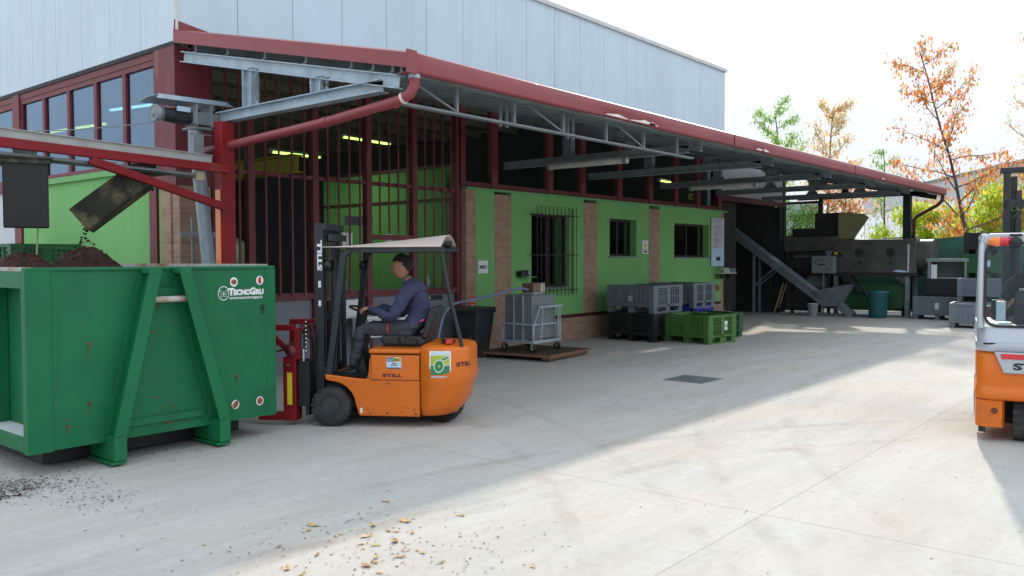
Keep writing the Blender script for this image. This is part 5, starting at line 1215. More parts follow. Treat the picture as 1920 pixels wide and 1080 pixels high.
# rear window with rounded black gasket
b = B(); ins = .46; out = []
def rrect(hw, z0, z1, r, n=6):
    o = []
    for cx, cz_, a0 in ((hw - r, z1 - r, 0), (-hw + r, z1 - r, 90), (-hw + r, z0 + r, 180), (hw - r, z0 + r, 270)):
        for k in range(n + 1): t = R(a0 + 90 * k / n); o.append((cx + r * math.cos(t), cz_ + r * math.sin(t)))
    return o
A, Bq = rrect(.50, 1.09, 1.90, .11), rrect(.478, 1.112, 1.878, .095)
n = len(A); xw = lambda z: .085 + (z - 1.09) * .06
b.add([(xw(z), y, z) for y, z in A] + [(xw(z), y, z) for y, z in Bq], [(i, (i + 1) % n, n + (i + 1) % n, n + i) for i in range(n)]); go = b.build('window_gasket', M['black'], f2); q = go.modifiers.new('t', 'SOLIDIFY'); q.thickness = .02
b = B(); b.add([(xw(z) + .006, y, z) for y, z in Bq], [tuple(range(n))]); b.build('rear_window', M['glassc'], f2)
b = B()
for y in (.455, -.455):
    for z in (1.78, 1.25): b.cyl((xw(z) - .01, y * .95, z), (xw(z) + .02, y * .95, z), .018, n=12)
b.build('window_knob', M['black'], f2)
for s in (-1, 1):
    b = B(); b.lathe([(0, -.10), (.035, -.085), (.045, -.03), (.045, .03), (.035, .085), (0, .10)], (.10, s * .375, 1.905), (0, 1, 0), 16); tl = b.build('tail_lamp', M['amber'], f2)
    b = B(); b.lathe([(.0462, -.04), (.0465, .0), (.036, .062), (0, .075)] if s < 0 else [(0, -.102), (.0365, -.087), (.0465, -.03), (.0462, .0)], (.099, s * .375 , 1.905), (0, 1, 0), 16); b.build('red_lens', M['redlens'], tl)
    b = B(); b.lathe([(0, .03), (.04, .03), (.05, .02), (.055, -.03), (.03, -.05), (0, -.05)], (.07, s * .245, 1.895), (-1, 0, 0), 18); b.bb(.08, .14, s * .245 - .05, s * .245 + .05, 1.955, 1.975); b.build('work_lamp', M['black'], f2)
# dual rear wheel, front wheels
for y in (.14, -.14):
    b = B(); tyre(b, (.27, y, .225), .225, .19, (math.sin(.05), math.cos(.05), 0), 40, .5, 20); b.build('wheel', M['rubber'], f2)
for y in (.46, -.46):
    b = B(); tyre(b, (1.62, y, .23), .23, .17); b.build('wheel', M['rubber'], f2)
b = B(); b.bb(.6, 1.62, -.50, .50, .20, .84); b.bb(1.2, 1.8, -.38, .38, .15, .5); b.build('chassis', M['orange'], f2, .02)
b = B(); b.bb(.55, .7, -.305, .305, .375, .392); b.bb(.58, .60, -.305, .305, .1, .374); b.build('wheel_well', M['black'], f2)
# mast in front
b = B()
for s in (-1, 1): b.bb(1.80, 1.92, s * .25 - .035, s * .25 + .035, .1, 2.72); b.bb(1.84, 1.90, s * .18 - .03, s * .18 + .03, .1, 2.66)
b.bb(1.79, 1.93, -.32, .32, 2.70, 2.76); b.bb(1.80, 1.88, -.28, .28, 2.3, 2.4); b.bb(1.80, 1.88, -.28, .28, 1.2, 1.3)
b.cyl((1.82, .14, .3), (1.82, .14, 2.5), .035); b.cyl((1.82, -.14, .3), (1.82, -.14, 2.5), .035)
b.build('mast', M['mast'], f2, .006)
b = B(); b.bb(1.94, 1.98, -.5, .5, .3, 1.2); b.build('load_backrest', M['oxide'], f2, .004)
# seat and dash
b = B(); b.prism([(.62, .90), (.60, 1.0), (.62, 1.02), (1.08, 1.03), (1.10, .97), (1.06, .90)], -.25, .25); b.build('seat_cushion', M['vinyl'], f2, .03)
b = B(); b.prism([(.60, 1.02), (.52, 1.30), (.54, 1.42), (.60, 1.43), (.66, 1.3), (.70, 1.02)], -.22, .22); b.build('seat_back', M['vinyl'], f2, .03)
b = B(); b.bb(1.38, 1.52, -.4, .4, .9, 1.25); b.cyl((1.38, 0, 1.2), (1.2, 0, 1.38), .02); b.bb(1.36, 1.40, .1, .4, 1.15, 1.3); b.build('dashboard', M['black'], f2, .02)
b = B(); b.bb(.50, .62, .30, .38, 1.12, 1.32); b.bb(.30, .5, .26, .42, 1.09, 1.11);  b.build('side_console', M['offw'], f2, .01)
# driver 2
o2 = Vector((.0, .04, .0)); px = .78
ch = []; pel = Vector((px, 0.04, 1.08))
def V3(x, y, z): return Vector((px + x, .04 + y, z))
ch.append([(pel, .14, .12), (V3(-.02, 0, 1.20), .14, .11), (V3(-.01, 0, 1.34), .15, .115), (V3(.01, 0, 1.47), .15, .105), (V3(.02, 0, 1.54), .10, .08), (V3(.03, 0, 1.60), .055, .055), (V3(.045, 0, 1.64), .052, .052)])
for s in (1, -1):
    ch.append([(pel, .14, .12), (V3(.06, .10 * s, 1.07), .10, .10), (V3(.28, .13 * s, 1.07), .085, .085), (V3(.50, .15 * s, 1.06), .066, .066), (V3(.56, .15 * s, .85), .056, .056), (V3(.60, .15 * s, .64), .045, .045)])
    ch.append([(V3(.02, 0, 1.54), .10, .08), (V3(.02, .17 * s, 1.51), .068, .066), (V3(.02, .24 * s, 1.37), .056, .056), (V3(.06, .29 * s, 1.23), .046, .046), (V3(.20, .24 * s, 1.25), .040, .040), (V3(.32, .18 * s, 1.30), .028, .028)])
parts = [skinmesh(ch), head_mesh(V3(.06, 0, 1.745), (1, 0, -.05), (0, 0, 1))]
for s in (1, -1):
    palm, fin = hand_chains(V3(.32, .18 * s, 1.30), Vector((.9, -.2 * s, .2)), Vector((0, -.1 * s, -1)), 1.0, s); parts.append(skinmesh([palm])); parts += [skinmesh([f_]) for f_ in fin]
    parts.append(skinmesh([[(V3(.60, .15 * s, .62), .045, .045), (V3(.58, .15 * s, .585), .04, .035), (V3(.68, .15 * s, .585), .04, .03), (V3(.76, .15 * s, .58), .034, .022)]]))
segs = [(pel, V3(0, 0, 1.34), 1, .14), (V3(0, 0, 1.34), V3(.02, 0, 1.58), 1, .12), (V3(.04, 0, 1.62), V3(.06, 0, 1.76), 0, .10)]
for s in (1, -1):
    segs += [(V3(0, .1 * s, 1.04), V3(.5, .15 * s, 1.06), 2, .09), (V3(.5, .15 * s, 1.06), V3(.6, .15 * s, .66), 2, .06), (V3(.58, .15 * s, .59), V3(.76, .15 * s, .58), 3, .05), (V3(.02, .17 * s, 1.51), V3(.02, .24 * s, 1.38), 1, .065), (V3(.03, .25 * s, 1.34), V3(.06, .29 * s, 1.23), 0, .045), (V3(.06, .29 * s, 1.23), V3(.45, .15 * s, 1.33), 0, .05)]
p2 = person('driver in black lettered t-shirt sitting with back to us inside the silver cab', (F2, 12), parts, segs, [M['skin'], M['shirt'], M['trouser'], M['boot']], V3(.06, 0, 1.745), (1, 0, -.05), (0, 0, 1), M['offw'], voxel=.011)
text('FRANTOIO', .055, (px - .155, .04 + .14, 1.41), (0, -1, 0), (0, 0, 1), M['white'], 'lettering', p2, bold=.001, sx=1.0)
text('LINGUE', .045, (px - .155, .04 + .13, 1.36), (0, -1, 0), (0, 0, 1), M['white'], 'lettering', p2, bold=.001, sx=1.1)

# ================================================================ OBJECTS BY THE OFFICE WALL
# wheelie bin
wb = thing('wheelie_bin', 'black wheelie bin in the corner beside the brick pilaster', 'bin', (11.12, 10.17, 0), 5)
b = B(); vs = []
for z, w, d in ((.06, .20, .20), (.30, .22, .23), (.80, .27, .28)): vs += [(-w, -d, z), (w, -d, z), (w, d, z), (-w, d, z)]
b.add(vs, [(0, 1, 2, 3), (8, 9, 10, 11)] + [(j * 4 + i, j * 4 + (i + 1) % 4, (j + 1) * 4 + (i + 1) % 4, (j + 1) * 4 + i) for j in range(2) for i in range(4)]); b.build('body', M['wheelie'], wb, .02)
b = B(); b.bb(-.29, .29, -.30, .30, .80, .84); b.prism([(-.30, .84), (.30, .84), (.26, .90), (-.24, .89)], -.30, .30); b.build('lid', M['wheelie'], wb, .012)
b = B(); b.cyl((-.25, .24, .08), (-.20, .24, .08), .08); b.cyl((.20, .24, .08), (.25, .24, .08), .08); b.build('wheel', M['black'], wb)
b = B(); b.cyl((-.25, .33, .84), (.25, .33, .84), .015, n=8); b.build('handle', M['wheelie'], wb)
# dolly board + cart
db = thing('platform_dolly', 'low brown timber platform on small wheels before the brick plinth', 'dolly', (11.95, 9.42, 0), 7)
b = B(); b.bb(-.72, .72, -.72, .72, .085, .115); b.build('deck', M['wood'], db, .004)
b = B(); b.bb(-.72, .72, -.74, -.72, .075, .117); b.bb(-.74, -.72, -.74, .72, .075, .117); b.bb(.72, .74, -.74, .72, .075, .117); b.bb(-.70, .70, -.70, -.55, .03, .083); b.build('edge_board', M['woode'], db)
b = B()
for x in (-.6, -.1, .66):
    for y in (-.64, .6): B().cyl((x - .02, y, .04), (x + .02, y, .04), .04, n=12).build('castor', M['black'], db)
ca = thing('tank_trolley', 'square grey steel tank in a tubular trolley frame on castors', 'trolley', (11.86, 9.43, .117), 2)
b = B(); b.bb(-.36, .34, -.28, .32, .22, 1.0); b.build('tank', M['tank'], ca, .012)
b = B()
for k in range(7): b.cyl((-.28 + k * .095, -.280, .23), (-.28 + k * .095, -.280, .99), .006, n=8)
for k in range(6): b.cyl((-.360, -.2 + k * .09, .23), (-.360, -.2 + k * .09, .99), .005, n=8)
b.build('tank_ribs', M['tank'], ca)
b = B()
for y in (-.10, .10): b.bb(-.392, -.375, y - .018, y + .018, .20, 1.0)
b.build('steel_strap', M['galv'], ca)
b = B(); q = .36
b.bb(-.42, .42, -.36, -.32, .16, .21); b.bb(-.42, .42, .34, .38, .16, .21); b.bb(-.42, -.38, -.32, .34, .16, .21); b.bb(.38, .42, -.32, .34, .16, .21)
b.bb(-.41, -.385, -.33, .36, .47, .51); b.bb(-.38, .40, -.34, -.315, .47, .50); b.bb(.385, .41, -.33, .36, .47, .51)
for x, y in ((-.40, -.335), (.40, -.335), (-.40, .35), (.40, .35)): b.bb(x - .018, x + .018, y - .015, y + .015, .21, .50)
b.bb(-.30, .42, -.40, -.37, .78, .81)
for x in (-.20, .30): b.bar((x, -.355, .21), (x + (.0), -.385, .79), .025, .025, up=(1, 0, 0))
b.bar((-.38, -.345, .50), (-.28, -.385, .79), .02, .02, up=(1, 0, 0)); b.bar((.40, -.345, .50), (.36, -.385, .79), .02, .02, up=(1, 0, 0))
b.build('frame', M['galv'], ca, .003)
for x, y in ((-.37, -.30), (.37, -.30), (-.37, .32), (.37, .32)):
    b = B(); b.cyl((x - .018, y, .068), (x + .018, y, .068), .068, n=20); wv_ = b.build('castor', M['black'], ca)
    b = B(); b.cyl((x - .021, y, .068), (x + .021, y, .068), .03, n=14); b.bb(x - .032, x - .024, y - .025, y + .025, .06, .158); b.bb(x + .024, x + .032, y - .025, y + .025, .06, .158); b.build('fork', M['chrome'], wv_)
pm = thing('pump_unit', 'brown boxed pump resting on top of the grey tank trolley', 'pump', (11.90, 9.45, 1.117), 2)
b = B(); b.bb(-.13, .21, -.13, .13, .04, .20); b.build('casing', M['bronze'], pm, .01)
b = B(); b.bb(.10, .15, -.133, .133, .038, .202); b.bb(.18, .213, -.133, .133, .038, .202);  b.build('bright_band', M['chrome'], pm, .006)
b = B(); b.bb(-.12, .16, -.12, .12, 0, .039); b.cyl((.02, 0, .0), (.02, 0, .03), .14, n=24); b.build('base_ring', M['galv'], pm)
hp = [(11.72, 9.40, 1.20), (11.5, 9.4, 1.235), (11.2, 9.45, 1.19), (10.85, 9.55, 1.11), (10.5, 9.7, 1.05), (10.25, 9.8, 1.00), (10.08, 9.85, .86), (9.98, 9.85, .65), (9.9, 9.85, .4), (9.85, 9.95, .12), (9.7, 10.1, .025), (9.3, 10.2, .025)]
def catmull(P, n=6):
    P = [Vector(p) for p in P]; o = []
    for i in range(len(P) - 1):
        p0, p1, p2, p3 = P[max(i - 1, 0)], P[i], P[i + 1], P[min(i + 2, len(P) - 1)]
        for k in range(n):
            t = k / n; o.append(.5 * ((2 * p1) + (p2 - p0) * t + (2 * p0 - 5 * p1 + 4 * p2 - p3) * t * t + (3 * p1 - p0 - 3 * p2 + p3) * t ** 3))
    return o + [P[-1]]
b = B(); b.tube(catmull(hp), .022, 12); tag(b.build('hose', M['hose']), 'blue-grey hose arching from the floor up to the pump on the tank', 'hose')
# signs on the green wall
def plate(name, label, cat, x0, x1, z0, z1, m, y=YG - .012, th=.008):
    t = thing(name, label, cat, ((x0 + x1) / 2, y, z0)); b = B(); b.bb(x0 - (x0 + x1) / 2, x1 - (x0 + x1) / 2, -th / 2, th / 2, 0, z1 - z0); b.build('plate', m, t, .001); return t
s1 = plate('arrow_sign', 'small white sign with dark arrow and cross beside first brick band', 'sign', 11.80, 12.07, 1.48, 1.72, M['white'])
b = B(); y = -.006
b.bb(-.10, .03, y - .002, y, .09, .15); b.bb(.045, .095, y - .002, y, .085, .155); b.build('pictogram', M['mast'], s1)
b = B(); b.bb(.064, .076, y - .004, y - .0021, .09, .15); b.bb(.05, .09, y - .004, y - .0022, .114, .126); b.bb(-.09, .02, y - .004, y - .0021, .115, .122); b.build('pictogram_lines', M['white'], s1)
s2 = plate('warning_sign', 'narrow white warning sign with yellow triangle right of middle window', 'sign', 17.70, 17.97, 1.87, 2.19, M['white'])
b = B(); b.prism([(-.07, .15), (.07, .15), (0, .28)], y - .002, y); b.build('triangle', M['yellow'], s2); b = B(); b.bb(-.008, .008, y - .004, y - .0021, .18, .24); b.bb(-.09, .09, y - .003, y - .001, .10, .11); b.bb(-.08, .08, y - .003, y - .001, .03, .07); b.build('bars', M['mast'], s2)
s3 = plate('notice_board', 'tall pale notice sheet with grey print at end of the office wall', 'notice', 21.28, 22.06, 1.53, 2.87, M['offw'], y=YG - .03)
b = B(); rr = random.Random(4)
for k in range(22):
    z = .52 + k * .036; 
    if rr.random() < .85: b.bb(-.30, -.30 + rr.uniform(.3, .6), y - .002, y, z, z + .012)
b.build('print_lines', M['greyp'], s3); b = B(); b.bb(-.10, .16, y - .002, y, .16, .27); b.build('black_stamp', M['mast'], s3)
b = B(); b.bb(-.33, .33, y - .001, y, .02, .5); b.build('lower_tint', M['bluew'], s3)
s4 = plate('red_notice', 'small red and white notice on the brick above the wheelie bin', 'sign', 11.55, 11.71, .82, 1.05, M['redl'])
b = B(); b.bb(-.06, .06, y - .002, y, .13, .20); b.bb(-.05, .05, y - .002, y, .04, .08); b.build('white_text_block', M['offw'], s4)
wl = thing('wall_box', 'small black wall box with pale front left of the tall window', 'wall box', (13.05, YG - .01, 1.38))
b = B(); b.bb(-.12, .04, -.14, 0, .02, .13); b.bb(.04, .10, -.16, 0, .03, .145); b.build('casing', M['black'], wl, .01); b = B(); b.bb(.04, .12, -.165, -.162, .06, .13); b.bb(-.05, .28, -.2, 0, -.0, .012); b.build('front_plate', M['galvd'], wl)
sh = thing('wall_shelf', 'thin white shelf holding papers under the notice board', 'shelf', (21.75, YG - .02, 1.335))
b = B(); b.bb(-.30, .62, -.26, 0, 0, .015); b.build('board', M['white'], sh); b = B(); b.bb(-.1, -.08, -.2, 0, -.15, 0); b.bb(.35, .37, -.2, 0, -.15, 0); b.build('bracket', M['mast'], sh)
pp = thing('paper_tray', 'grey paper tray with one leaning white sheet on the wall shelf', 'tray', (21.95, YG - .15, 1.351))
b = B(); b.bb(.10, .42, -.1, .1, 0, .12); b.build('tray', M['bing'], pp, .004); b = B(); b.box((-.02, -.02, .07), (.012, .2, .16), Matrix.Rotation(-.5, 3, 'Y')); b.build('sheet', M['white'], pp)
b = B(); rr = random.Random(9)
for k in range(260):
    p = Vector((rr.gauss(0, .13), rr.gauss(0, .06), rr.uniform(-.2, .16) )); a = Matrix.Rotation(rr.random() * 6, 3, 'Z') @ Matrix.Rotation(rr.random() * 3, 3, 'X'); l_ = .022
    b.add([p + a @ Vector(q) for q in ((-l_, 0, 0), (0, -l_ / 2, 0), (l_, 0, 0), (0, l_ / 2, 0))], [(0, 1, 2, 3)])
o = b.build('trailing_plant', M['grleaf'], fixn=False); o.location = (21.55, YG - .12, 1.38); tag(o, 'dark trailing pot plant drooping from the left of the wall shelf', 'plant')
s5 = plate('red_notice', 'small reddish notice low on the last green strip, under the shelf', 'sign', 21.62, 21.82, .85, 1.02, M['brownl'])
# sign on the glazing and stickers
s6 = plate('grey_plaque', 'grey rectangular plaque hanging inside the barred glazing', 'sign', 9.02, 9.62, 2.32, 2.47, M['greyp'], y=YB + .3)
s7 = plate('paper_notice', 'white paper taped to the glazing left of the doorway', 'notice', 8.72, 8.92, 1.95, 2.18, M['white'], y=YB - .01)
s8 = plate('paper_notice', 'white paper notice hanging in the dark doorway', 'notice', 9.66, 9.82, 1.98, 2.18, M['white'], y=YB + .02)
s9 = plate('dark_sticker', 'dark green sticker strip on the grey sill panel near the pilaster', 'sticker', 10.62, 11.02, 1.02, 1.10, M['mast'], y=YB + .008)
B().bb(-.15, -.11, -.008, -.005, .02, .06).build('yellow_dot', M['limel'], s9)
# furniture just inside the doorway
wt = thing('white_work_table', 'white table with sink basins behind the driver, in the doorway', 'table', (9.5, 10.45, 0))
b = B(); b.bb(-.75, .55, -.2, .2, .80, .84); b.build('top', M['white'], wt, .006); b = B(); b.bb(-.70, -.30, -.18, .18, .5, .798); b.bb(-.05, .3, -.18, .18, .55, .798); b.build('basin', M['white'], wt, .02)
for x in (-.72, .52):
    for yy in (-.17, .17): B().bb(x - .015, x + .015, yy - .015, yy + .015, 0, .80).build('leg', M['galv'], wt)
wc = plate('white_board', 'white rectangular board leaning by the doorway behind the mast', 'board', 8.60, 9.0, .80, 1.10, M['white'], y=YB - .12)
for x, lb in ((8.85, 'white bottle on the inner window ledge, left of the doorway'), (10.75, 'pale plastic bottle on the ledge right of the doorway')):
    b = B(); b.lathe([(0, 0), (.04, 0), (.042, .14), (.02, .19), (.018, .22), (0, .22)], n=14); o = b.build('bottle', M['offw']); o.location = (x, YB + .12, 1.24); tag(o, lb, 'bottle', 'bottles on the ledge')
b = B(); b.bb(8.5, 11.3, YB + .09, YB + .3, 1.20, 1.238); tag(b.build('ledge_shelf', M['greyp']), 'grey shelf ledge running inside the barred glazing', 'shelf')
# dark machines inside
def indoor_tank(x, y, h, r, label):
    t = thing('steel_tank', label, 'tank', (x, y, .03)); b = B(); b.lathe([(0, .2), (r, .2), (r, h), (r * .5, h + .15), (0, h + .18)], n=24); b.build('vessel', M['galvd'], t)
    for k in range(3): a = k * 2.1; B().cyl((r * .8 * math.cos(a), r * .8 * math.sin(a), 0), (r * .8 * math.cos(a), r * .8 * math.sin(a), .22), .03, n=8).build('leg', M['galvd'], t)
indoor_tank(7.6, 14.5, 2.2, .55, 'tall steel tank inside the shed behind the left barred bay')
indoor_tank(9.3, 15.2, 2.0, .5, 'steel tank inside the shed behind the middle barred bay')
ib = thing('indoor_crane_beam', 'yellow overhead crane beam inside the shed behind side windows', 'crane beam', (8.6, 15, 3.1))
b = B(); b.bb(-.12, .12, -3.2, 5, .1, .12); b.bb(-.12, .12, -3.2, 5, .38, .40); b.bb(-.01, .01, -3.2, 5, .12, .38); b.build('girder', M['yellow'], ib)

# ================================================================ FAR BAY MACHINERY
mc = thing('cleaning_machine', 'large olive-grey olive washing machine on legs under the far canopy', 'machine', (26.5, 0, 0))
b = B(); b.bb(0, .95, 6.75, 9.15, 1.30, 2.32); b.build('main_housing', M['machine'], mc, .02)
b = B(); b.cyl((.5, 6.38, 1.82), (.5, 6.74, 1.82), .48, n=28); b.build('drum_end', M['machine'], mc)
b = B()
for y in (8.35, 7.45): b.cyl((-.012, y, 1.92), (-.0, y, 1.92), .13, n=20); b.cyl((-.012, y, 1.62), (0, y, 1.62), .05, n=12)
b.cyl((-.012, 6.95, 1.55), (0, 6.95, 1.55), .05, n=12); b.bb(-.01, 0, 8.85, 9.05, 1.78, 1.9)
b.build('hatch', M['machd'], mc)
b = B(); b.bb(-.012, -.0, 9.0, 9.14, 1.86, 1.94); b.build('yellow_plate', M['yellow'], mc)
b = B(); b.bb(-.02, -.003, 6.93, 6.98, 1.34, 2.15); b.build('edge_strip', M['offw'], mc)
b = B(); b.bb(-.05, 1.0, 6.7, 9.2, 1.22, 1.298); b.build('support_frame', M['machd'], mc)
b = B(); b.prism([(7.75, 1.33), (7.55, 1.33), (7.65, 1.39), (7.85, 1.41), (8.0, 1.36)][::-1], -.02, -.005, fn=lambda u, v, t: (t, u - .6, v)); b.build('blue_logo', M['bluew'], mc)
for y in (6.98, 9.05):
    for x in (.05, .85): B().bb(x - .06, x + .06, y - .06, y + .06, 0, 1.22).build('leg', M['galvd'], mc)
b = B(); b.prism([(7.05, 1.22), (7.35, 1.22), (7.05, .95)], .0, .06, fn=lambda u, v, t: (t, u, v)); b.build('gusset', M['machine'], mc)
b = B(); b.bb(-.1, 1.1, 9.0, 10.65, 2.02, 2.42); b.bb(-.14, -.1, 9.0, 10.65, 1.98, 2.03);  b.build('feed_trough', M['machine'], mc, .01)
b = B(); b.bb(.3, .34, 8.9, 10.55, 2.42, 2.70); b.bb(.5, .56, 8.7, 9.9, 2.32, 3.18); b.bb(.9, .94, 8.8, 9.95, .4, 2.4); b.build('rear_guard', M['machd'], mc)
b = B(); b.prism([(9.05, 2.30), (8.55, 2.36), (8.10, 2.98), (8.25, 3.10), (9.0, 3.16)], .15, .18, fn=lambda u, v, t: (t - (v - 2.3) * .15, u, v)); b.build('splash_cover', M['lidg'], mc, .004)
b = B(); b.prism([(9.4, 2.05), (9.1, 2.05), (9.25, 1.75)], -.1, .2, fn=lambda u, v, t: (t, u, v)); b.build('outlet_funnel', M['galvd'], mc)
b = B(); b.bb(-.05, .9, 9.1, 10.5, 1.45, 1.95); b.build('blower_housing', M['machd'], mc)
for y in (9.25, 10.4): B().bb(-.08, 0, y - .04, y + .04, 0, 2.0).build('leg', M['machd'], mc)
b = B(); b.bb(-.08, -.02, 9.25, 10.45, 1.78, 1.84); b.cyl((.1, 9.9, .95), (.1, 9.3, .95), .3, n=20); b.build('fan_casing', M['machine'], mc)
b = B(); b.bb(.1, .9, 7.1, 9.0, .30, .95); b.bb(.05, .9, 7.1, 9.0, .28, .32); b.build('sump_tray', M['bindg'], mc)
b = B(); b.prism([(8.9, 1.22), (8.6, 1.22), (8.2, .75), (8.3, .70)], -.1, .2, fn=lambda u, v, t: (t, u, v)); b.cyl((.05, 8.22, .78), (.05, 8.12, .62), .07); b.build('discharge_spout', M['machd'], mc)
cbx = thing('control_cabinet', 'pale green control cabinet with black switches on the washing machine', 'cabinet', (26.2, 9.32, 1.24))
b = B(); b.bb(-.12, .18, -.33, .33, .05, .58); b.build('case', M['cabinet'], cbx, .01); b = B()
for yy, zz in ((.15, .45), (0, .45), (-.18, .18), (.22, .40)): b.cyl((-.14, yy, zz), (-.12, yy, zz), .022, n=10)
b.bb(-.13, -.12, -.08, .12, .30, .34); b.build('switch', M['black'], cbx); b = B(); b.bb(-.02, .02, -.02, .02, -1.24, .05); b.build('stand', M['galvd'], cbx)
# inclined elevator with hopper
ev = thing('inclined_elevator', 'long inclined steel elevator rising left into the dark bay from a floor hopper', 'elevator', (26.0, 0, 0))
p0, p1 = Vector((0, 9.1, .35)), Vector((0, 12.75, 3.0))
b = B(); 
for s in (-.2, .2): b.bar(p0 + Vector((s, 0, 0)), p1 + Vector((s, 0, 0)), .02, .22, up=(0, -.6, .8))
b.bar(p0 + Vector((0, .05, -.06)), p1 + Vector((0, .05, -.06)), .38, .02, up=(0, -.6, .8)); b.build('trough', M['galvd'], ev)
b = B(); b.bar(p0 + Vector((0, -.07, .1)), p1 + Vector((0, -.07, .1)), .44, .012, up=(0, -.6, .8)); b.build('belt_cover', M['galv'], ev)
b = B(); vs = [(-.35, 8.45, .95), (.45, 8.45, .95), (.45, 9.45, .75), (-.35, 9.45, .75), (-.12, 8.75, .30), (.22, 8.75, .30), (.22, 9.15, .28), (-.12, 9.15, .28)]
b.add(vs, [(0, 1, 5, 4), (1, 2, 6, 5), (2, 3, 7, 6), (3, 0, 4, 7), (4, 5, 6, 7)]); ho = b.build('hopper', M['galvd'], ev); q = ho.modifiers.new('t', 'SOLIDIFY'); q.thickness = .015
b = B(); b.box((.0, 8.55, .17), (.28, .22, .48), Matrix.Rotation(R(-50), 3, 'X')); b.bb(-.2, .25, 8.5, 9.6, .02, .06); b.build('drive_unit', M['galvd'], ev, .01)
for s in (-.22, .22):
    B().bb(s - .03, s + .03, 11.35, 11.43, 0, 1.85).build('leg', M['galvd'], ev)
b = B(); b.bar((-.22, 11.38, .9), (-.22, 10.7, 1.45), .04, .04); b.bar((.22, 11.38, .9), (.22, 10.7, 1.45), .04, .04); b.bb(-.22, .22, 11.37, 11.41, .88, .93); b.build('stay', M['galvd'], ev)
# small stuff around it
br = thing('barrel', 'teal plastic barrel standing under the washing machine', 'barrel', (25.9, 7.62, 0))
b = B(); b.lathe([(0, 0), (.235, 0), (.25, .05), (.275, .72), (.29, .74), (.29, .79), (.27, .80), (.26, .75), (.22, .1), (0, .1)], n=28); b.build('shell', M['teal'], br)
b = B(); b.lathe([(.30, 0), (.32, .03), (.30, .05)], (0, 0, .72), n=24); b.build('rim', M['teal'], br)
bk = thing('bucket', 'white plastic bucket on the floor beside the hopper', 'bucket', (25.6, 9.42, 0))
b = B(); b.lathe([(0, 0), (.13, 0), (.155, .36), (.165, .36), (.165, .38), (.15, .38), (.12, .03), (0, .03)], n=22); b.build('pail', M['offw'], bk); b = B(); b.tube([(0, .16 * math.cos(t), .34 - .12 * math.sin(t)) for t in [k * math.pi / 10 for k in range(11)]], .004, 5); b.build('handle', M['chrome'], bk)
ld = thing('step_ladder', 'narrow pale ladder leaning beside the elevator legs', 'ladder', (26.35, 10.75, 0))
b = B()
for s in (-.13, .13): b.bar((s, .15 + s * 0, 0), (s, -.15, .95), .03, .04)
b.build('rail', M['plank'], ld); b = B(); 
for k in range(3): z = .2 + k * .25; b.bar((-.13, .15 - z * .315, z), (.13, .15 - z * .315, z), .02, .03)
b.build('rung', M['plank'], ld)
ob = thing('open_shelf_box', 'pale green open-fronted metal box on the dark bins at far right', 'box', (26.9, 5.95, .66), 3)
b = B(); b.bb(-.4, .4, -.55, .55, .0, .50); b.build('base_block', M['binb'], ob, .01)
b = B(); b.bb(-.4, .4, -.55, .55, .98, 1.08); b.bb(-.4, .4, .42, .5, .54, .98); b.bb(-.4, .4, -.5, -.45, .54, .98); b.bb(-.4, .4, -.5, .5, .50, .54); b.bb(.37, .39, -.45, .42, .54, .98); b.build('frame', M['cabinet'], ob, .02)
b = B(); b.bb(-.415, -.402, .25, .40, .50, .90); b.build('white_card', M['white'], ob)
# frame opening at far end (glazed screen)
fr = thing('glazed_screen', 'dark framed glass screen closing the far canopy end', 'screen', (27.55, 0, 0))
b = B(); b.bb(-.05, .05, 9.86, 9.98, 0, 3.62); b.bb(-.05, .05, 9.98, 11.2, 3.54, 3.62); b.bb(-.05, .05, 11.08, 11.2, 0, 3.54); b.bb(-.05, .05, 9.98, 11.08, 2.40, 2.5); b.build('frame', M['mast'], fr, .005)
b = B(); b.bb(-.006, .006, 9.98, 11.08, 2.5, 3.54); b.build('pane', M['glassf'], fr); b = B(); b.bb(-.02, .02, 9.98, 11.08, .02, 2.4); b.build('lower_panel', M['machd'], fr)
# green netting fence
nf = thing('netting_fence', 'dark green windbreak netting on posts behind the bins', 'fence', (29.2, 0, 0))
b = B(); n = 60; vs = []
for i in range(n + 1):
    y = 10.5 - i * .26; x = .05 * math.sin(i * .9) + .03 * math.sin(i * 2.3); vs += [(x, y, .02), (x + .02 * math.sin(i * 1.3), y, 1.3), (x, y, 2.40 + .03 * math.sin(i * .8))]
b.add(vs, [(i * 3 + k, i * 3 + k + 1, i * 3 + k + 4, i * 3 + k + 3) for i in range(n) for k in (0, 1)], 0, True); o = b.build('netting', M['net'], nf); q = o.modifiers.new('t', 'SOLIDIFY'); q.thickness = .01
for k in range(6): B().cyl((.1, 10 - k * 2.6, 0), (.1, 10 - k * 2.6, 2.45), .03, n=8).build('post', M['galvd'], nf)

# ================================================================ BACKGROUND
def orient(ax, ay, bx, by):
    a = Vector((ax, ay, 0)); d = Vector((bx - ax, by - ay, 0)); return a, d.normalized(), d.length
a, d, Ln = orient(63, 19.5, 30, -3.0); ang = math.degrees(math.atan2(d.y, d.x))
bb_ = thing('warehouse', 'long pale warehouse with grey eaves band beyond the trees', 'building', a, ang)
b = B(); b.bb(0, Ln, 0, 14, 0, 4.9); b.build('wall', M['bgwall'], bb_)
b = B(); b.bb(-.1, Ln + .1, -.08, 14.1, 4.9, 6.05); b.build('eaves_band', M['bgband'], bb_); b = B(); b.bb(-.2, Ln + .2, -.15, 14.2, 6.05, 6.2); b.build('roof_edge', M['sheet'], bb_)
b = B()
for k in range(int(Ln / 2.4)): b.bb(k * 2.4, k * 2.4 + .05, -.03, .0, 0, 4.9)
b.bb(0, Ln, -.04, .0, 2.6, 2.68); b.build('panel_seam', M['bgband'], bb_)
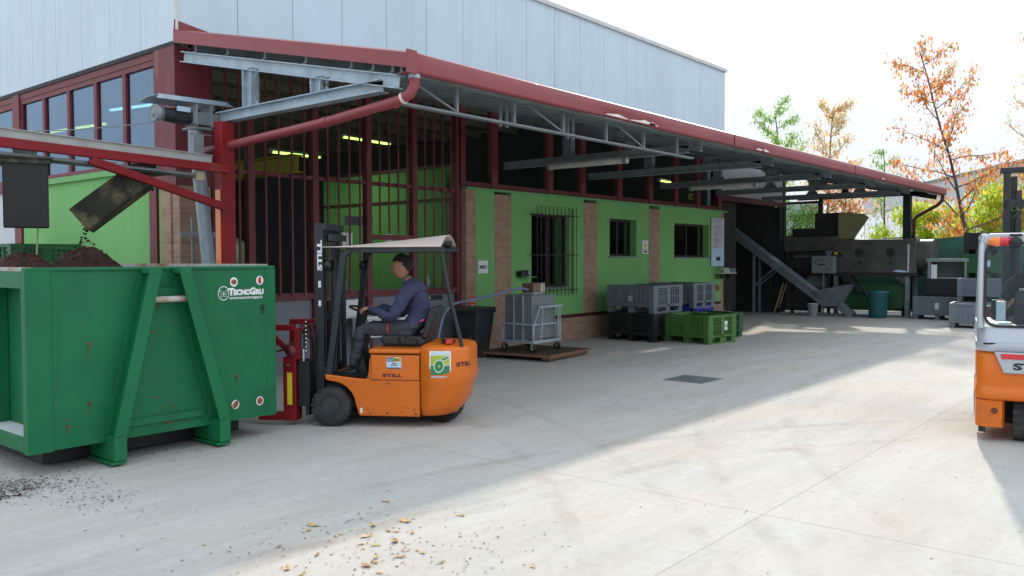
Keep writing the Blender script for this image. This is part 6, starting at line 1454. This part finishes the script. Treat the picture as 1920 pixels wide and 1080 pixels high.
b = B(); b.bb(Ln - 12.8, Ln - 11, -.06, .0, 2.6, 3.9); b.build('window', M['mast'], bb_)

def tree(name, label, loc, h, spread, lean, leafm, nleaf, seed, trunk_r=.09, start=.35, leaf=.09, nb=16, group=None, fine=1.0, drop=0.):
    rr = random.Random(seed); t = thing(name, label, 'tree', loc, 0, group); tr = B(); lf = B(); tips = []
    lean = Vector(lean); N = 10; P = []
    for i in range(N + 1):
        s = i / N; p = Vector((lean.x * s ** 1.3, lean.y * s ** 1.3, h * s)) + Vector((noise.noise(Vector((s * 3, seed, 0))), noise.noise(Vector((s * 3, seed, 9))), 0)) * h * .02; P.append(p)
    tr.tube(P, [trunk_r * (1 - .85 * i / N) + .006 for i in range(N + 1)], 8)
    def at(s): i = min(N - 1, int(s * N)); return P[i].lerp(P[i + 1], s * N - i)
    for k in range(nb):
        s = start + (1 - start) * (k + rr.random() * .8) / nb; s = min(s, .98); p = at(s); az = k * 2.4 + rr.random(); L = spread * (1.15 - .75 * (s - start) / (1 - start)) * rr.uniform(.7, 1.15)
        up = rr.uniform(.35, .9); dv = Vector((math.cos(az), math.sin(az), up)).normalized(); q = [p]; n2 = 6
        for j in range(n2):
            dv = (dv + Vector((rr.gauss(0, .12), rr.gauss(0, .12), rr.gauss(.03, .1)))).normalized(); q.append(q[-1] + dv * L / n2)
        r0 = trunk_r * (1 - .8 * s) * .42 + .004; tr.tube(q, [r0 * (1 - .8 * j / n2) + .003 for j in range(n2 + 1)], 6)
        for j in range(1, n2 + 1):
            tips.append((q[j], .25 + .1 * rr.random()))
            for m_ in range(2):
                d2 = (dv + Vector((rr.gauss(0, .8), rr.gauss(0, .8), rr.gauss(0, .5)))).normalized(); e = q[j] + d2 * L * .30 * rr.uniform(.5, 1.2); mid = q[j].lerp(e, .5) + Vector((0, 0, -.02 * L))
                tr.tube([q[j], mid, e], [.006, .005, .003], 4); tips += [(e, .22), (mid, .2), (e, .22)]
    for k in range(nleaf):
        p, r = rr.choice(tips); c = p + Vector((rr.gauss(0, r * .45), rr.gauss(0, r * .45), rr.gauss(0, r * .45) - drop * rr.random())) * fine
        a = Matrix.Rotation(rr.random() * 6.28, 3, 'Z') @ Matrix.Rotation(rr.gauss(1.0, .5), 3, 'X'); l_ = leaf * rr.uniform(.6, 1.25); w_ = l_ * .42
        lf.add([c + a @ Vector(q) for q in ((0, -l_ / 2, 0), (w_ / 2, -l_ * .1, .12 * w_), (0, l_ / 2, 0), (-w_ / 2, -l_ * .1, .12 * w_))], [(0, 1, 2, 3)])
    tr.build('trunk', M['bark'], t); lf.build('crown', leafm, t, fixn=False); return t
tree('cherry_tree', 'tall sparse cherry tree with orange leaves and forked trunk above netting', (32.75, 6.35, 0), 8.8, 2.2, (-1.45, 1.6, 0), M['orleaf'], 2900, 21, .072, .22, .17, 22, drop=.1)
tree('cherry_tree', 'smaller orange-leaved tree right of the tall cherry', (33.5, 4.6, 0), 5.2, 1.7, (.3, .3, 0), M['orleaf'], 2200, 5, .07, .3, .14, 14)
tree('leafy_tree', 'sparse green tree whose top shows above the fascia, leftmost', (38.5, 15.5, 0), 8.5, 2.4, (-.6, .3, 0), M['grleaf'], 3800, 31, .10, .25, .16, 18)
tree('leafy_tree', 'pinkish thin tree second from left above the fascia', (38.0, 13.5, 0), 8.5, 2.3, (.2, -.3, 0), M['pkleaf'], 4200, 37, .08, .25, .15, 16)
tree('leafy_tree', 'low orange-tinged tree seen through the far truss', (36.5, 12.4, 0), 5.2, 2.0, (0, -.4, 0), M['orleaf'], 2600, 41, .07, .3, .15, 14)
tree('leafy_tree', 'small green tree peeping over the fascia right of the pink one', (39.5, 11.3, 0), 6.6, 1.1, (.1, .2, 0), M['grleaf'], 700, 43, .06, .4, .15, 9)
tree('leafy_tree', 'sparse reddish tree reaching in from the right picture edge', (31.0, 3.7, 0), 8.6, 1.7, (-.1, .5, 0), M['pkleaf'], 1100, 47, .08, .4, .13, 12)
def bush(name, label, loc, rx, ry, h, m, n, seed, leaf=.12, group=None):
    rr = random.Random(seed); t = thing(name, label, 'shrub', loc, 0, group); tr = B(); lf = B(); cl = []
    for k in range(9):
        a = rr.random() * 6.28; e = Vector((math.cos(a) * rx * .6 * rr.random(), math.sin(a) * ry * .6 * rr.random(), h * rr.uniform(.6, .95))); tr.tube([(0, 0, 0), e * .5 + Vector((rr.gauss(0, .1), rr.gauss(0, .1), 0)), e], [.03, .02, .006], 5)
    for k in range(46):
        a = rr.random() * 6.28; r = rr.random() ** .5; cl.append((Vector((math.cos(a) * rx * r, math.sin(a) * ry * r, h * rr.uniform(.08, 1) * (1 - .25 * r))), rr.uniform(.15, .42)))
    for k in range(n):
        p, r = rr.choice(cl); c = p + Vector((rr.gauss(0, r), rr.gauss(0, r), rr.gauss(0, r * .8))); c.z = max(.05, c.z)
        a = Matrix.Rotation(rr.random() * 6.28, 3, 'Z') @ Matrix.Rotation(rr.random() * 2.2, 3, 'X'); l_ = leaf * rr.uniform(.6, 1.2)
        lf.add([c + a @ Vector(q) for q in ((0, -l_ / 2, 0), (l_ * .25, 0, 0), (0, l_ / 2, 0), (-l_ * .25, 0, 0))], [(0, 1, 2, 3)])
    tr.build('trunk', M['bark'], t); lf.build('crown', m, t, fixn=False)
bush('shrub', 'bright yellow-green bushy tree right behind the tall cherry trunk', (35.5, 6.9, 0), 1.9, 2.5, 4.9, M['ylleaf'], 17000, 3, .19)
bush('shrub', 'yellow-green bush left of the cherry trunk above the machine', (35.6, 9.2, 0), 1.4, 1.3, 3.6, M['ylleaf'], 6500, 4, .17)
bush('shrub', 'bright green bush seen through the glazed screen', (33.5, 13.6, 0), 1.6, 1.8, 4.2, M['grleaf'], 6500, 6, .14)
bush('shrub', 'low green bush above the washing machine lid', (34.5, 10.2, 0), 1.3, 1.3, 2.9, M['grleaf'], 3500, 9, .13)
bush('shrub', 'yellow-green bush at the right picture edge behind the mast', (35.0, 2.2, 0), 1.6, 1.8, 4.3, M['ylleaf'], 5500, 12, .15)
# twig with olive leaves caught on mast
b = B(); b.tube([(0, -.1, 0), (0, .06, .02), (.0, .18, .03)], .004, 5)
for k in range(9):
    x = -.06 + k * .03; a = (-1) ** k * .9; b.add([(0, x, .0), (0, x + .02 + .02 * math.cos(a), .05 * (-1) ** k), (0, x + .05, .075 * (-1) ** k), (.01, x + .03, .03 * (-1) ** k)], [(0, 1, 2, 3)])
o = b.build('olive_twig', M['grleaf'], fixn=False); o.location = (10.7, 1.62, 2.28); tag(o, 'olive twig sticking up behind the silver cab roof', 'twig')
o.location = (10.75, 1.55, 2.25)

# ================================================================ GROUND DETAILS
dg_ = thing('drain_grate', 'square iron drain grate set in the concrete yard', 'drain grate', (11.05, 5.80, .0), 0)
b = B(); s = .31; b.bb(-s, s, -s, -s + .035, .001, .010); b.bb(-s, s, s - .035, s, .001, .010); b.bb(-s, -s + .035, -s + .035, s - .035, .001, .010); b.bb(s - .035, s, -s + .035, s - .035, .001, .010); b.build('rim', M['galvd'], dg_)
b = B()
for k in range(11): x = -s + .06 + k * .05; b.bb(x - .012, x + .012, -s + .035, s - .035, .003, .008)
b.build('slat', M['galvd'], dg_); b = B(); b.bb(-s + .035, s - .035, -s + .035, s - .035, .0005, .002); b.build('pit', M['black'], dg_)
def leaf_poly(rr, l_, curl):
    pts = []; n = 10
    for k in range(n):
        t = 2 * math.pi * k / n; r = l_ * (.5 + .12 * math.cos(2 * t)) * rr.uniform(.75, 1.1); x, y = r * math.cos(t), r * math.sin(t) * .75; pts.append((x, y, .004 + curl * (x * x + .6 * y * y) / l_))
    return pts
rr = random.Random(77)
spots = []
for k in range(52): spots.append((max(2.6, min(4.4, rr.gauss(3.35, .33))), rr.gauss(3.75, .42)))
spots += [(3.38, 3.25), (3.1, 3.55), (3.72, 2.95), (3.35, 4.0), (3.0, 4.35), (2.62, 2.75), (2.9, 2.9)]
for i, (x, y) in enumerate(spots):
    l_ = rr.choice((.02, .025, .03, .04, .05, .075)) * rr.uniform(.8, 1.2); b = B(); p = leaf_poly(rr, l_, rr.uniform(.2, .7)); b.add([(0, 0, .003)] + p, [(0, k + 1, (k + 1) % 10 + 1) for k in range(10)], 0, False)
    br_ = i % 3 == 2
    o = b.build('fallen_leaf', M['dryleafb'] if br_ else M['dryleaf'], fixn=False); o.location = (x, y, .0); o.rotation_euler = (0, 0, rr.random() * 6)
    tag(o, ('small brown' if br_ else 'small yellow') + ' dry leaf lying on concrete at bottom of the picture', 'leaf', ('brown' if br_ else 'yellow') + ' fallen leaves')
b = B()
def bit(x, y, s, el=1.):
    a = rr.random() * 6.28; c_, s_ = math.cos(a), math.sin(a); z = .003 + rr.random() * .006
    b.add([(x + c_ * s * el, y + s_ * s * el, z), (x - s_ * s * .4, y + c_ * s * .4, z + .003), (x - c_ * s * el, y - s_ * s * el, z), (x + s_ * s * .4, y - c_ * s * .4, z)], [(0, 1, 2, 3)])
for k in range(260): bit(rr.gauss(3.4, .45), rr.gauss(3.8, .5), rr.uniform(.004, .014), 1.2)
for k in range(420): bit(rr.uniform(1.5, 16), rr.uniform(-1, 8.5), rr.uniform(.003, .012), rr.uniform(.6, 1.8))
for k in range(120): bit(rr.uniform(7, 22), rr.uniform(0, 6), rr.uniform(.006, .018), 1.5)
tag(b.build('ground_litter', M['litter'], fixn=False), 'scattered olive leaves and grit on the concrete', 'litter', kind='stuff')
b = B()
for k in range(2600):
    x, y = rr.gauss(2.40, .24), rr.gauss(7.0, .17)
    if noise.noise(Vector((x * 6, y * 9, 3))) < -.05 + .25 * rr.random() - .1 and k % 3: x, y = x - .25, y + .12
    if k > 2350: x, y = rr.uniform(2.0, 4.8), rr.gauss(7.35, .15)
    bit(x, y, rr.uniform(.003, .013), 1.2)
for k in range(200): bit(rr.gauss(2.75, .15), rr.gauss(6.4, .35), rr.uniform(.005, .014), 1)
tag(b.build('pomace_spill', M['pomace'], fixn=False), 'dark spilled pomace and leaves along the foot of the skip', 'spill', kind='stuff')
